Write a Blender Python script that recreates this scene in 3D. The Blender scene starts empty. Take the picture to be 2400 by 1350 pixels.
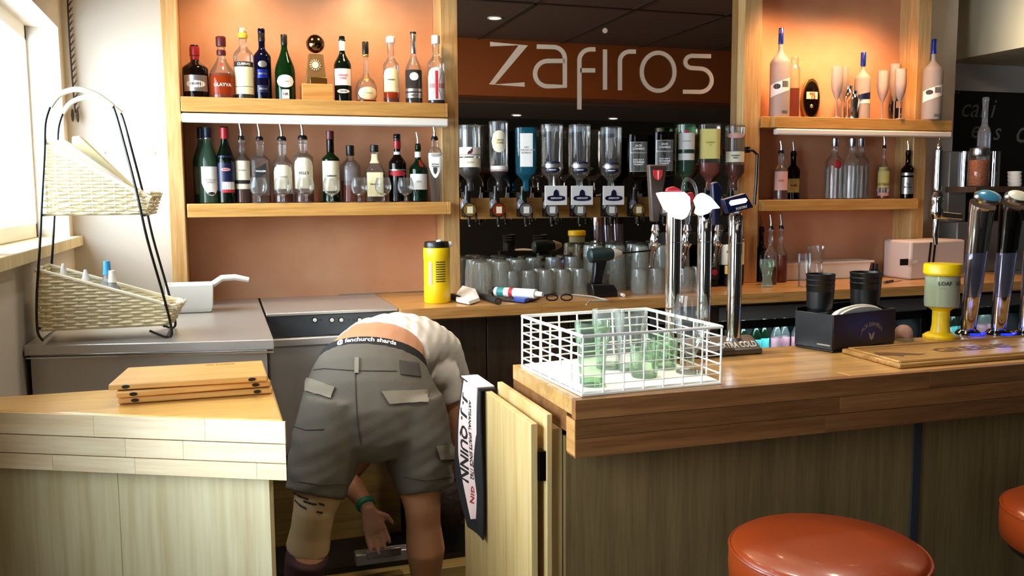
import bpy, bmesh, math, random
from mathutils import Vector, Matrix, Quaternion
from mathutils.bvhtree import BVHTree
random.seed(4)
S = bpy.context.scene
COL = S.collection
PI = math.pi
# ------------------------------------------------------------------ camera
AX = Vector((0.9509388, 0.0375012, -0.3070977)); AY = Vector((-0.3093179, 0.0955246, -0.9461488)); AZ = Vector((-0.0061463, 0.9947204, 0.1024379))
EYE = Vector((0, 0, 1.55)); FPX = 2080.0
ROT = Matrix((AX, AY, AZ))            # camera space -> world
cam = bpy.data.objects.new('camera', bpy.data.cameras.new('camera')); COL.objects.link(cam)
cam.matrix_world = Matrix.Translation(EYE) @ ROT.to_4x4()
cam.data.sensor_width = 36.0; cam.data.lens = FPX / 2400 * 36.0
cam.data.clip_start = 0.02; cam.data.clip_end = 200
S.camera = cam
def at(px, py, x=None, y=None, z=None):   # a surveyed point: sight line through a photo pixel met with a real plane
    d = ROT @ Vector((px - 1200, -(py - 675), -FPX))
    if x is not None: t = (x - EYE.x) / d.x
    elif y is not None: t = (y - EYE.y) / d.y
    else: t = (z - EYE.z) / d.z
    return EYE + d * t
def span(p, wpx):                          # metres covered by wpx pixels at point p
    fwd = -(ROT.transposed() @ (p - EYE)).z
    return wpx * fwd / FPX
# ------------------------------------------------------------------ world, exposure, lights
S.view_settings.view_transform = 'Standard'; S.view_settings.look = 'None'
S.view_settings.gamma = 1; S.view_settings.use_curve_mapping = False
S.view_settings.exposure = 0.45
try:
    S.cycles.transparent_max_bounces = 40; S.cycles.max_bounces = 10; S.cycles.glossy_bounces = 5
    S.cycles.sample_clamp_indirect = 6; S.cycles.caustics_reflective = False; S.cycles.caustics_refractive = False
except Exception: pass
W = bpy.data.worlds.new('world'); S.world = W; W.use_nodes = True
W.node_tree.nodes['Background'].inputs[0].default_value = (0.86, 0.93, 1.0, 1)
W.node_tree.nodes['Background'].inputs[1].default_value = 5.0
def area(name, loc, aim, sx, sy, power, color, spread=180):
    L = bpy.data.lights.new(name, 'AREA'); L.shape = 'RECTANGLE'; L.size = sx; L.size_y = sy
    L.energy = power; L.color = color; L.spread = math.radians(spread)
    o = bpy.data.objects.new(name, L); COL.objects.link(o); o.location = loc
    o.rotation_euler = (Vector(aim) - Vector(loc)).to_track_quat('-Z', 'Y').to_euler(); return o
def spot(name, loc, aim, power, color, ang=70, blend=0.6, size=0.03):
    L = bpy.data.lights.new(name, 'SPOT'); L.energy = power; L.color = color; L.spot_size = math.radians(ang); L.spot_blend = blend; L.shadow_soft_size = size
    o = bpy.data.objects.new(name, L); COL.objects.link(o); o.location = loc
    o.rotation_euler = (Vector(aim) - Vector(loc)).to_track_quat('-Z', 'Y').to_euler(); return o
DAY = (0.93, 0.97, 1.0); WARM = (1.0, 0.70, 0.42); SOFT = (1.0, 0.89, 0.74)
area('daylight_window_1', (-0.80, 2.9, 1.80), (1.0, 3.0, 1.60), 1.7, 0.78, 66, DAY)
area('daylight_window_2', (-0.80, 1.30, 1.55), (1.0, 1.6, 1.25), 0.8, 1.25, 31, DAY)
area('added_window_light', (-0.80, -2.1, 1.55), (1.0, -1.9, 1.4), 1.7, 1.25, 34, DAY)  # added daylight from an unseen window, to brighten the steel front
area('room_fill', (0.9, -0.6, 2.50), (1.1, 0.2, 0.0), 2.4, 1.4, 5, SOFT)  # general fill added behind the camera for the ceiling lights there
TRACK = [(0.10, 3.50), (0.62, 3.50), (1.12, 3.50), (1.62, 3.50), (2.02, 3.50), (2.62, 3.50), (3.02, 3.50)]
for i, (x, y) in enumerate(TRACK):
    mid = 2 <= i <= 4
    spot('track_and_added_spot', (x, y, 2.49), (x, 1.9, 1.75) if mid else (x + 0.02, 3.84, 1.55), (14, 14, 22, 22, 22, 27, 27)[i], (1.0, .55, .27) if i > 4 else WARM, 80 if mid else 130, 1.0, 0.06)
spot('track_and_added_spot', (3.35, 3.2, 2.49), (4.0, 3.1, 2.3), 40, SOFT, 120, 1.0, 0.06)  # added spot, not on the track: brightens the cream bulkhead
for x, y, p in ((1.0, 2.1, 40), (1.9, 2.3, 20), (2.8, 2.4, 16), (3.7, 2.9, 16), (0.45, 2.95, 24), (-0.05, 2.3, 14)):  # no fixtures; the far right one is added to brighten the snack jar
    spot('downlight', (x, y, 2.55), (x, y - 0.02, 1.0), p, SOFT, 100, 0.7, 0.05)
# ------------------------------------------------------------------ mesh helpers
ORG = {}
def put(o, **k):
    for a, b in k.items():
        if b is not None: o[a] = b
    return o
class MB:
    def __init__(s): s.v = []; s.f = []
    def add(s, vs, fs):
        n = len(s.v); s.v += [Vector(v) for v in vs]; s.f += [tuple(i + n for i in f) for f in fs]; return s
    def box(s, x0, y0, z0, x1, y1, z1):
        return s.add([(x0,y0,z0),(x1,y0,z0),(x1,y1,z0),(x0,y1,z0),(x0,y0,z1),(x1,y0,z1),(x1,y1,z1),(x0,y1,z1)],
                     [(0,3,2,1),(4,5,6,7),(0,1,5,4),(1,2,6,5),(2,3,7,6),(3,0,4,7)])
    def obox(s, c, u, v, w):               # centre and three half-axis vectors
        c, u, v, w = map(Vector, (c, u, v, w))
        vs = [c + a*u + b*v + d*w for d in (-1, 1) for a, b in ((-1,-1),(1,-1),(1,1),(-1,1))]
        return s.add(vs, [(0,3,2,1),(4,5,6,7),(0,1,5,4),(1,2,6,5),(2,3,7,6),(3,0,4,7)])
    def ring(s, rings, cap0=True, cap1=True, closed=False):
        n = len(rings[0]); base = len(s.v); m = len(rings)
        for r in rings: s.v += [Vector(p) for p in r]
        for i in range(m if closed else m - 1):
            a = base + i*n; b = base + ((i+1) % m)*n
            for j in range(n): s.f.append((a+j, a+(j+1)%n, b+(j+1)%n, b+j))
        if not closed:
            if cap0: s.f.append(tuple(base + j for j in reversed(range(n))))
            if cap1: s.f.append(tuple(base + (m-1)*n + j for j in range(n)))
        return s
    def lathe(s, prof, c=(0,0,0), seg=20, power=2.0, sx=1, sy=1, cap0=True, cap1=True, axis=None, rot=0):
        c = Vector(c); q = Vector((0,0,1)).rotation_difference(Vector(axis)) if axis is not None else None
        R = []
        for r, z in prof:
            ring = []
            for j in range(seg):
                t = 2*PI*j/seg
                k = 1 if power == 2 else (abs(math.cos(t))**power + abs(math.sin(t))**power) ** (-1/power)
                v = Vector((r*k*math.cos(t+0)*sx, r*k*math.sin(t+0)*sy, z))
                if rot: v = Matrix.Rotation(rot, 3, 'Z') @ v
                if q is not None: v = q @ v
                ring.append(c + v)
            R.append(ring)
        return s.ring(R, cap0, cap1)
    def tube(s, pts, r, seg=8, closed=False, flat=None):
        pts = [Vector(p) for p in pts]; n = len(pts); R = []; prev = None
        for i, p in enumerate(pts):
            a = pts[i-1] if (i or closed) else p; b = pts[(i+1) % n] if (i < n-1 or closed) else p
            t = (b - a).normalized()
            if prev is None:
                u = t.orthogonal().normalized()
            else:
                u = (prev - t * prev.dot(t))
                u = u.normalized() if u.length > 1e-6 else t.orthogonal().normalized()
            prev = u; w = t.cross(u); rr = r[i] if isinstance(r, (list, tuple)) else r
            R.append([p + (u*math.cos(2*PI*j/seg) + w*math.sin(2*PI*j/seg))*rr for j in range(seg)])
        return s.ring(R, closed=closed)
    def prism(s, poly, ext):               # planar polygon (3-D points) extruded by a vector
        poly = [Vector(p) for p in poly]; e = Vector(ext); n = len(poly)
        return s.add(poly + [p + e for p in poly], [tuple(reversed(range(n))), tuple(range(n, 2*n))] + [(i, (i+1)%n, n+(i+1)%n, n+i) for i in range(n)])
    def ball(s, c, r, seg=14, sx=1, sy=1, sz=1):
        c = Vector(c); m = seg//2
        rings = [[c + Vector((r*math.sin(PI*i/m)*math.cos(2*PI*j/seg)*sx, r*math.sin(PI*i/m)*math.sin(2*PI*j/seg)*sy, -r*math.cos(PI*i/m)*sz)) for j in range(seg)] for i in range(1, m)]
        n0 = len(s.v); s.ring(rings, False, False); a = len(s.v)
        s.v += [c - Vector((0,0,r*sz)), c + Vector((0,0,r*sz))]; L = n0 + (m-2)*seg
        for j in range(seg): s.f.append((n0+(j+1)%seg, n0+j, a)); s.f.append((L+j, L+(j+1)%seg, a+1))
        return s
    def build(s, name, mat, parent=None, smooth=35, bevel=0, origin=None, **props):
        org = ORG.get(parent.name, Vector()) if parent else (Vector(origin) if origin is not None else Vector())
        me = bpy.data.meshes.new(name); me.from_pydata([v - org for v in s.v], [], s.f)
        bm = bmesh.new(); bm.from_mesh(me); bmesh.ops.recalc_face_normals(bm, faces=bm.faces); bm.to_mesh(me); bm.free()
        if smooth:
            me.shade_smooth(); me.set_sharp_from_angle(angle=math.radians(smooth))
        me.materials.append(mat); o = bpy.data.objects.new(name, me); COL.objects.link(o)
        if parent: o.parent = parent
        else: o.location = org
        ORG[o.name] = org
        if bevel:
            b = o.modifiers.new('bevel', 'BEVEL'); b.width = bevel; b.segments = 2; b.limit_method = 'ANGLE'; b.angle_limit = 0.7
        return put(o, **props)
def thing(name, label, cat, loc=(0,0,0), group=None):
    o = bpy.data.objects.new(name, None); COL.objects.link(o); o.location = loc; o.empty_display_size = .05
    ORG[o.name] = Vector(loc); return put(o, label=label, category=cat, group=group)
def dup(o, loc=None, rotz=None, label=None, parent=None):
    c = o.copy(); COL.objects.link(c); ORG[c.name] = ORG[o.name]
    if parent: c.parent = parent
    if loc is not None: c.location = loc
    if rotz is not None: c.rotation_euler = (0, 0, rotz)
    if label: c['label'] = label
    for ch in list(o.children): dup(ch, parent=c)
    return c
# lettering: flat glyph meshes
def glyphs(text, size, bold=0.0, shear=0.0, res=2):
    cu = bpy.data.curves.new('lettering', 'FONT'); cu.body = text; cu.size = size; cu.align_x = 'CENTER'; cu.align_y = 'CENTER'
    cu.resolution_u = res; cu.offset = bold; cu.shear = shear
    o = bpy.data.objects.new('lettering', cu); COL.objects.link(o); dg = bpy.context.evaluated_depsgraph_get(); dg.update()
    me = bpy.data.meshes.new_from_object(o.evaluated_get(dg)); vs = [v.co.copy() for v in me.vertices]; fs = [tuple(p.vertices) for p in me.polygons]
    bpy.data.objects.remove(o); bpy.data.curves.remove(cu); bpy.data.meshes.remove(me); return vs, fs
def lettering(text, size, mat, parent, fn, bold=0.0, sx=1.0, shear=0.0, name='lettering', split=False, **props):
    vs, fs = glyphs(text, size, bold, shear)
    return MB().add([fn(v.x*sx, v.y) for v in vs], fs).build(name, mat, parent, smooth=0, **props)
def plane_fn(c, u, v):
    c, u, v = Vector(c), Vector(u), Vector(v); return lambda a, b: c + u*a + v*b
# ------------------------------------------------------------------ materials
def lin(h):
    c = [int(h[i:i+2], 16)/255 for i in (0, 2, 4)]
    return tuple(x/12.92 if x <= .04045 else ((x+.055)/1.055)**2.4 for x in c) + (1,)
def mat(name, color, rough=0.5, metal=0.0, emit=0, bump=0, scale=60, var=0.0, coat=0, spec=None):
    m = bpy.data.materials.new(name); m.use_nodes = True; nt = m.node_tree; b = nt.nodes['Principled BSDF']
    c = lin(color); b.inputs['Base Color'].default_value = c; b.inputs['Roughness'].default_value = rough; b.inputs['Metallic'].default_value = metal
    if spec is not None: b.inputs['Specular IOR Level'].default_value = spec
    if coat: b.inputs['Coat Weight'].default_value = coat; b.inputs['Coat Roughness'].default_value = .1
    if emit: b.inputs['Emission Color'].default_value = c; b.inputs['Emission Strength'].default_value = emit
    if bump or var:
        tc = nt.nodes.new('ShaderNodeTexCoord'); n = nt.nodes.new('ShaderNodeTexNoise'); n.inputs['Scale'].default_value = scale; n.inputs['Detail'].default_value = 4
        nt.links.new(tc.outputs['Object'], n.inputs['Vector'])
        if bump:
            bp = nt.nodes.new('ShaderNodeBump'); bp.inputs['Strength'].default_value = bump; bp.inputs['Distance'].default_value = .002
            nt.links.new(n.outputs[0], bp.inputs['Height']); nt.links.new(bp.outputs[0], b.inputs['Normal'])
        if var:
            r = nt.nodes.new('ShaderNodeValToRGB'); r.color_ramp.elements[0].position = .3; r.color_ramp.elements[1].position = .7
            r.color_ramp.elements[0].color = tuple(x*(1-var) for x in c[:3]) + (1,); r.color_ramp.elements[1].color = tuple(min(1, x*(1+var)) for x in c[:3]) + (1,)
            nt.links.new(n.outputs[0], r.inputs[0]); nt.links.new(r.outputs[0], b.inputs['Base Color'])
    return m
def wood(name, light, dark, axis='X', rough=0.42, scale=1.0, coat=0.15, rnd=0.16, strength=1.0, rotz=0):
    m = bpy.data.materials.new(name); m.use_nodes = True; nt = m.node_tree; N = nt.nodes.new; K = nt.links.new; b = nt.nodes['Principled BSDF']
    tc = N('ShaderNodeTexCoord'); oi = N('ShaderNodeObjectInfo'); add = N('ShaderNodeVectorMath'); add.operation = 'MULTIPLY_ADD'
    mp = N('ShaderNodeMapping'); st = {'X': (1.2, 22, 22), 'Y': (22, 1.2, 22), 'Z': (22, 22, 1.2)}[axis]
    mp.inputs['Scale'].default_value = tuple(a*scale for a in st)
    cx = N('ShaderNodeCombineXYZ'); mu = N('ShaderNodeMath'); mu.operation = 'MULTIPLY'; mu.inputs[1].default_value = 13.7
    K(oi.outputs['Random'], mu.inputs[0]); [K(mu.outputs[0], cx.inputs[i]) for i in range(3)]
    add.inputs[1].default_value = (1, 1, 1); K(tc.outputs['Object'], add.inputs[0]); K(cx.outputs[0], add.inputs[2])
    vr = N('ShaderNodeVectorRotate'); vr.rotation_type = 'Z_AXIS'; vr.inputs['Angle'].default_value = math.radians(rotz); K(add.outputs[0], vr.inputs[0]); K(vr.outputs[0], mp.inputs['Vector'])
    n1 = N('ShaderNodeTexNoise'); n1.inputs['Scale'].default_value = 1.6; n1.inputs['Detail'].default_value = 6; n1.inputs['Distortion'].default_value = .5
    n2 = N('ShaderNodeTexNoise'); n2.inputs['Scale'].default_value = 7; n2.inputs['Detail'].default_value = 4
    K(mp.outputs[0], n1.inputs['Vector']); K(mp.outputs[0], n2.inputs['Vector'])
    mx = N('ShaderNodeMath'); mx.operation = 'MULTIPLY_ADD'; mx.inputs[1].default_value = .45; K(n2.outputs[0], mx.inputs[0])
    m3 = N('ShaderNodeMath'); m3.operation = 'MULTIPLY'; m3.inputs[1].default_value = .55; K(n1.outputs[0], m3.inputs[0]); K(m3.outputs[0], mx.inputs[2])
    r = N('ShaderNodeValToRGB'); r.color_ramp.elements[0].position = .5 - .16/strength; r.color_ramp.elements[1].position = .5 + .12/strength
    r.color_ramp.elements[0].color = lin(dark); r.color_ramp.elements[1].color = lin(light); K(mx.outputs[0], r.inputs[0])
    hs = N('ShaderNodeHueSaturation'); mr = N('ShaderNodeMapRange'); mr.inputs[3].default_value = 1 - rnd; mr.inputs[4].default_value = 1 + rnd
    K(oi.outputs['Random'], mr.inputs[0]); K(mr.outputs[0], hs.inputs['Value']); K(r.outputs[0], hs.inputs['Color']); K(hs.outputs[0], b.inputs['Base Color'])
    b.inputs['Roughness'].default_value = rough; b.inputs['Coat Weight'].default_value = coat; b.inputs['Coat Roughness'].default_value = .2
    bp = N('ShaderNodeBump'); bp.inputs['Strength'].default_value = .12; bp.inputs['Distance'].default_value = .002; K(mx.outputs[0], bp.inputs['Height']); K(bp.outputs[0], b.inputs['Normal'])
    return m
def glass(name, tint='ffffff', edge='8f9a96', body=0.0, bodycol='ffffff', gloss=0.9, rough=0.03):
    m = bpy.data.materials.new(name); m.use_nodes = True; nt = m.node_tree; N = nt.nodes.new; K = nt.links.new
    nt.nodes.remove(nt.nodes['Principled BSDF']); out = nt.nodes['Material Output']
    lw = N('ShaderNodeLayerWeight'); lw.inputs[0].default_value = .35
    mc = N('ShaderNodeMix'); mc.data_type = 'RGBA'; mc.inputs[6].default_value = lin(tint); mc.inputs[7].default_value = lin(edge)
    pw = N('ShaderNodeMath'); pw.operation = 'POWER'; pw.inputs[1].default_value = 1.6; K(lw.outputs['Facing'], pw.inputs[0]); K(pw.outputs[0], mc.inputs[0])
    tr = N('ShaderNodeBsdfTransparent'); K(mc.outputs[2], tr.inputs[0])
    last = tr.outputs[0]
    if body:
        df = N('ShaderNodeBsdfDiffuse'); df.inputs[0].default_value = lin(bodycol); mb = N('ShaderNodeMixShader'); mb.inputs[0].default_value = body
        K(last, mb.inputs[1]); K(df.outputs[0], mb.inputs[2]); last = mb.outputs[0]
    gl = N('ShaderNodeBsdfGlossy'); gl.inputs['Roughness'].default_value = rough; gl.inputs[0].default_value = (gloss, gloss, gloss, 1)
    fr = N('ShaderNodeFresnel'); fr.inputs[0].default_value = 1.5; ms = N('ShaderNodeMixShader'); fm = N('ShaderNodeMath'); fm.operation = 'MULTIPLY'; fm.inputs[1].default_value = .6; K(fr.outputs[0], fm.inputs[0]); K(fm.outputs[0], ms.inputs[0]); K(last, ms.inputs[1]); K(gl.outputs[0], ms.inputs[2])
    K(ms.outputs[0], out.inputs[0]); return m
def brushed(name, color, rough=0.3, axis='X'):
    m = mat(name, color, rough, .75); nt = m.node_tree; N = nt.nodes.new; K = nt.links.new; b = nt.nodes['Principled BSDF']
    tc = N('ShaderNodeTexCoord'); mp = N('ShaderNodeMapping'); mp.inputs['Scale'].default_value = {'X': (1.5, 160, 160), 'Z': (160, 160, 1.5), 'Y': (160, 1.5, 160)}[axis]
    n = N('ShaderNodeTexNoise'); n.inputs['Scale'].default_value = 2; K(tc.outputs['Object'], mp.inputs[0]); K(mp.outputs[0], n.inputs[0])
    mr = N('ShaderNodeMapRange'); mr.inputs[3].default_value = rough*.75; mr.inputs[4].default_value = rough*1.35; K(n.outputs[0], mr.inputs[0]); K(mr.outputs[0], b.inputs['Roughness'])
    return m
M = dict(
    plaster=mat('pale_plaster', 'cdc5ba', .85, bump=.05, scale=300), plaster_warm=mat('cream_plaster', 'd8c8a6', .85), ceiling=mat('brown_ceiling_tile', '5d4a3c', .8),
    grid=mat('ceiling_grid', '3a2c22', .7), pelmet=mat('pelmet_board', '9a5524', .5), floor=mat('dark_floor', '3b342d', .6, var=.2, scale=20),
    darkwall=mat('dark_wall', '4a4338', .8), oak=wood('light_oak', 'd9b27a', 'b98747', 'Z', rnd=.05), oak_x=wood('golden_oak', 'd0a05a', 'b07c38', 'X', rnd=.06),
    stave=wood('beech_stave', 'c99e60', 'a67a40', 'X', rnd=.20, coat=.4, rough=.33), stave_y=wood('beech_stave_end', 'cf9a5c', 'a8743c', 'Y', rnd=.15),
    fascia=wood('varnished_fascia_stave', '8e6036', '684220', 'X', rnd=.20), pale=wood('pale_beech_stave', 'f0dcb4', 'dcc194', 'X', rnd=.07, coat=.1, rotz=26.7),
    honey=wood('honey_worktop', 'ecc070', 'd8a250', 'X', rnd=.0, coat=.5, rough=.3), panel=wood('ash_panel', '80683f', '66502c', 'Z', rnd=.05, scale=.8, coat=0, rough=.6),
    palepanel=wood('pale_ash_panel', 'dccfa6', 'c4b182', 'Z', rnd=.04, scale=.6, coat=0, rough=.6), door=wood('pale_maple_door', 'd2b67c', 'b5955a', 'Z', rnd=.04, scale=.5, coat=0, rough=.55),
    backtop=wood('worn_back_worktop', 'c79555', '9c6a32', 'X', rnd=.0, coat=.3), darkwood=wood('dark_cupboard_panel', '4a3a2a', '33271b', 'Z', rnd=.05),
    plinth=wood('plinth_wood', 'b99a5a', '96783f', 'X', rnd=.05), board=wood('serving_board', 'dba860', 'c78f48', 'X', rnd=.05, coat=.1),
    plaque=wood('carved_plaque', 'b98c4a', '82582a', 'X', rnd=.0), carve=mat('carved_recess', '5a3818', .7), stoolleather=mat('orange_leather', '8c340a', .34, bump=.1, scale=220, coat=.2),
    steel=brushed('brushed_steel', 'c6c2bc', .36), steel_z=brushed('brushed_steel_upright', 'c2beb8', .46, 'Z'), chrome=mat('chrome', 'e2e2e4', .07, 1), darkchrome=mat('smoked_chrome', '5a5854', .12, 1),
    mirror=mat('smoked_mirror', 'b4a698', .015, 1), greypanel=mat('grey_control_panel', '4e5358', .35, .6), black=mat('black_plastic', '0c0c0c', .35), matt=mat('matt_black', '101010', .7),
    rubber=mat('black_rubber', '141213', .8), white=mat('white_plastic', 'eeeae0', .35), whitewire=mat('white_coated_wire', 'f4f1e8', .4), blackwire=mat('black_wire', '0d0d0d', .3),
    strip=mat('white_light_cover', 'efece4', .4), yellow=mat('yellow_plastic', 'ecc808', .35), wicker=mat('cream_wicker', 'e4d8b2', .6, bump=.3, scale=400), rim=mat('cream_cane_rim', 'eae0c4', .5),
    cream=mat('cream_paper', 'efe3b4', .8), paper=mat('cream_label', 'e8dfc4', .7), whitelab=mat('white_label', 'ece9e4', .7), palegreen=mat('pale_green_label', 'cfd6b4', .7),
    ylabel=mat('yellow_label', 'dcca74', .7), gold=mat('gold_label', 'c09a4a', .35, .8), silverlab=mat('silver_label', 'b4b2ac', .3, .8), redlab=mat('red_ink', 'b3202a', .6), ink=mat('black_ink', '17130f', .7),
    greyink=mat('grey_ink', 'a29c90', .7), pinklab=mat('pink_label', 'd9a79a', .7), redcap=mat('red_cap', '9d1f22', .35), maroon=mat('maroon_cap', '531518', .4), blackcap=mat('black_cap', '14110f', .35),
    whitecap=mat('white_cap', 'f0ede4', .4), yellowcap=mat('yellow_cap', 'd8b42c', .5), bluecap=mat('blue_foil_cap', '152a86', .3, .5), silver=mat('silver_cap', 'c9c9c9', .25, 1), brass=mat('brass', 'b48d4a', .3, 1),
    amber=glass('amber_spirit', 'c8682c', '6a2c0c', .25, '9a4414', .5), orange=glass('orange_liqueur', 'd9642c', '8c2c10', .45, 'b8481c', .5), rum=glass('dark_rum', '3a1408', '1c0a04', .5, '2a0e06', .5),
    clear=glass('clear_glass', 'f8f9f8', 'b6b6b0', .04, 'e4e6e2'), tumbler=glass('bar_glass', 'f3f5f1', 'b4b9b2', .14, 'dcdfd8'), greenish=glass('green_tinted_glass', 'e6f6e4', 'a4c8a8', .10, 'd4ecd4'),
    frosted=glass('frosted_glass', 'd0c8c0', '9a938c', .55, 'c4bdb8', .4, .35), frostflute=glass('frosted_flute_glass', 'e0d8d0', 'b0a8a0', .40, 'd6cdc8', .4, .3),
    greenglass=glass('green_bottle_glass', '2f7a3a', '0d2c14', .25, '14401e'), darkgreen=glass('dark_green_glass', '12301a', '060f08', .5, '0c1c10'), darkglass=glass('black_bottle_glass', '1c120e', '080505', .6, '140c0a'),
    blueglass=glass('dark_blue_glass', '0c1234', '04060f', .55, '0a0e2a'), teal=glass('teal_bottle_glass', '3f98ac', '174d60', .35, '2a7890'), palegreenglass=glass('pale_green_glass', '8fb898', '3d6a48', .2, '6d987a'),
    plasticclear=glass('clear_plastic', 'e6eaf0', 'a0a6b0', .15, 'e8ecf4'), windowglass=glass('window_glass', 'f4faff', 'f0f6fa', gloss=.25), fridgeglass=glass('fridge_glass', 'c4d0d0', '6a7474'),
    skin=mat('skin', 'c08a66', .5, bump=.08, scale=120), hair=mat('dark_brown_hair', '2a170d', .7, bump=.5, scale=300), shirt=mat('white_cotton', 'e4e0d6', .9, bump=.15, scale=500),
    denim=mat('washed_grey_denim', '655f54', .9, bump=.5, scale=900, var=.14), seam=mat('denim_seam', '3f3b35', .9), flap=mat('pocket_flap_denim', '8a8271', .9, bump=.5, scale=900),
    patch=mat('dark_leather_patch', '3f3a34', .7), support=mat('beige_knee_support', 'b0966e', .9), sock=mat('dark_maroon_leg', '4a2c30', .8), wrist=mat('green_band', '0c7a52', .5),
    nail=mat('nail', 'd8a890', .4), towel=mat('pink_bar_towel', 'e8ccc2', .9), chalk=mat('chalk', '6c6f68', .9), board_black=mat('blackboard', '0b0b0a', .6), stone=mat('pink_stone', 'b78f80', .7),
    glow=mat('lamp_glow', 'fff2d8', .5, emit=40), down=mat('downlight_glow', 'fff4e0', .5, emit=14), blueled=mat('blue_led', '1a34ff', .3, emit=1.0), badge=mat('lit_badge', 'f6faff', .3, emit=1.6), navy=mat('navy_badge', '10163a', .35),
    bluehandle=mat('blue_grip', '1c3f92', .4), tealp=mat('teal_plastic', '2f8c90', .4), drillgreen=mat('dark_green_drill_body', '16302e', .5), ledblue=mat('blue_chrome', '3246c8', .12, .9), tapwood=mat('dark_tap_handle', '33261b', .45),
    pretzel=mat('orange_snacks', 'b0561c', .7, bump=1, scale=90, var=.4), greymach=mat('grey_machine', '8a8680', .4, .3), beigebox=mat('beige_box', 'c9b7ac', .4), greyplinth=mat('grey_font_plinth', '6f675e', .35, .5),
    blind=mat('pale_wood_box', 'e4cba6', .6), twig=mat('dark_twig', '3a2a20', .8), fridge=mat('fridge_case', '23262a', .4), shelfstrip=mat('price_strip', 'c8ced0', .5), lens=glass('badge_lens', 'f0f4f8', 'c0c8d0', .5, 'e8f0f6', .9),
    coolgrey=mat('fridge_lining', '565c5c', .5), tealab=mat('teal_label', '5fb8b8', .6), pinkd=mat('pink_drink', 'c98a9a', .5), mesh=mat('white_mat', 'f4f4ec', .7),
    copper=None)
def copper():
    m = mat('copper_lacquer', 'c9804e', .38, .12); nt = m.node_tree; N = nt.nodes.new; K = nt.links.new; b = nt.nodes['Principled BSDF']
    tc = N('ShaderNodeTexCoord'); n = N('ShaderNodeTexNoise'); n.inputs['Scale'].default_value = 3.2; n.inputs['Detail'].default_value = 5
    r = N('ShaderNodeValToRGB'); r.color_ramp.elements[0].color = lin('d4966e'); r.color_ramp.elements[1].color = lin('e2ac86'); r.color_ramp.elements[0].position = .35; r.color_ramp.elements[1].position = .68
    K(tc.outputs['Object'], n.inputs[0]); K(n.outputs[0], r.inputs[0]); K(r.outputs[0], b.inputs['Base Color'])
    mr = N('ShaderNodeMapRange'); mr.inputs[3].default_value = .26; mr.inputs[4].default_value = .42; K(n.outputs[0], mr.inputs[0]); K(mr.outputs[0], b.inputs['Roughness']); return m
M['copper'] = copper()
# ------------------------------------------------------------------ the room
YW = 3.85; ZT = 1.134; ZB = 1.10; ZF = 0.15; CE = 2.62; XL = -0.56
def struct(name, mb, m, bevel=0, parent=None, **k):
    o = mb.build(name, m, parent, bevel=bevel)
    if not parent: o['kind'] = 'structure'
    return o
struct('floor', MB().box(-.9, -4.0, -.1, 6.2, 4.4, 0).box(-.56, 2.28, 0, 3.9, 3.85, ZF), M['floor'])
struct('wall_back', MB().box(-.9, YW, 0, 3.74, YW+.12, CE).box(3.62, YW+.12, 0, 3.74, 4.25, CE).box(3.62, 4.15, 0, 6.2, 4.25, CE), M['plaster'])
struct('wall_right', MB().box(6.1, -4.0, 0, 6.2, 4.2, CE), M['darkwall'])
struct('wall_front', MB().box(-.7, -4.0, 0, 6.1, -3.9, CE), M['darkwall'])
# left wall with window openings, the rearmost added for its reflection in steel
wl = MB()
def wall_l(y0, y1, z0, z1): wl.box(XL-.14, y0, z0, XL, y1, z1)
wall_l(-4, YW, 0, .9); wall_l(-4, YW, 2.19, CE); wall_l(3.765, YW, .9, 2.19); wall_l(1.72, 2.02, .9, 2.19); wall_l(-1.2, .82, .9, 2.19); wall_l(-4, -3.0, .9, 2.19); wall_l(2.02, 3.765, .9, 1.385)
struct('wall_left', wl, M['plaster'])
for n, y0, y1, z0, z1 in (('window_1', 2.02, 3.765, 1.41, 2.19), ('window_2', .82, 1.72, .9, 2.19), ('added_window', -3.0, -1.2, .9, 2.19)):
    x = XL - .11; f = MB(); mid = (y0+y1)/2
    for a, b, c, d in ((y0, y0+.05, z0, z1), (y1-.02, y1, z0, z1), (y0, y1, z0, z0+.05), (y0, y1, z1-.05, z1)): f.box(x-.03, a, c, x-.0, b, d)
    o = struct(n, f, M['white'])
    for a, b in ((y0+.05, y1-.05),): MB().box(x-.008, a, z0+.05, x-.002, b, z1-.05).build('pane', M['windowglass'], o)
    MB().box(x+.02, mid-.02, 1.62, x+.035, mid+.02, 1.72).build('handle', M['silver'], o)
MB().box(XL-.105, 2.62, 1.99, XL-.098, 2.80, 2.10).build('window_sticker', M['greyink'], label='grey notice stuck on the bright window glass', category='sticker')
struct('trim_1', MB().box(XL-.14, 1.9, 1.37, XL+.035, 3.845, 1.408), M['palepanel'], bevel=.003)
struct('ceiling', MB().box(-.9, -4.0, CE, 6.2, 4.4, CE+.1), M['ceiling'])
for i, y in enumerate((3.25, 2.65, 1.2, .6, 0, -.6, -1.2, -1.8, -2.4)): struct('trim_%d' % (i+2), MB().box(-.56, y-.012, CE-.006, 6.1, y+.012, CE+.002), M['grid'])
for i, x in enumerate((-.1, .5, 1.1, 1.7, 2.3, 2.9, 3.5, 4.1)): struct('trim_%d' % (i+11), MB().box(x-.012, -3.9, CE-.006, x+.012, 3.84, CE+.002), M['grid'])
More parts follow.
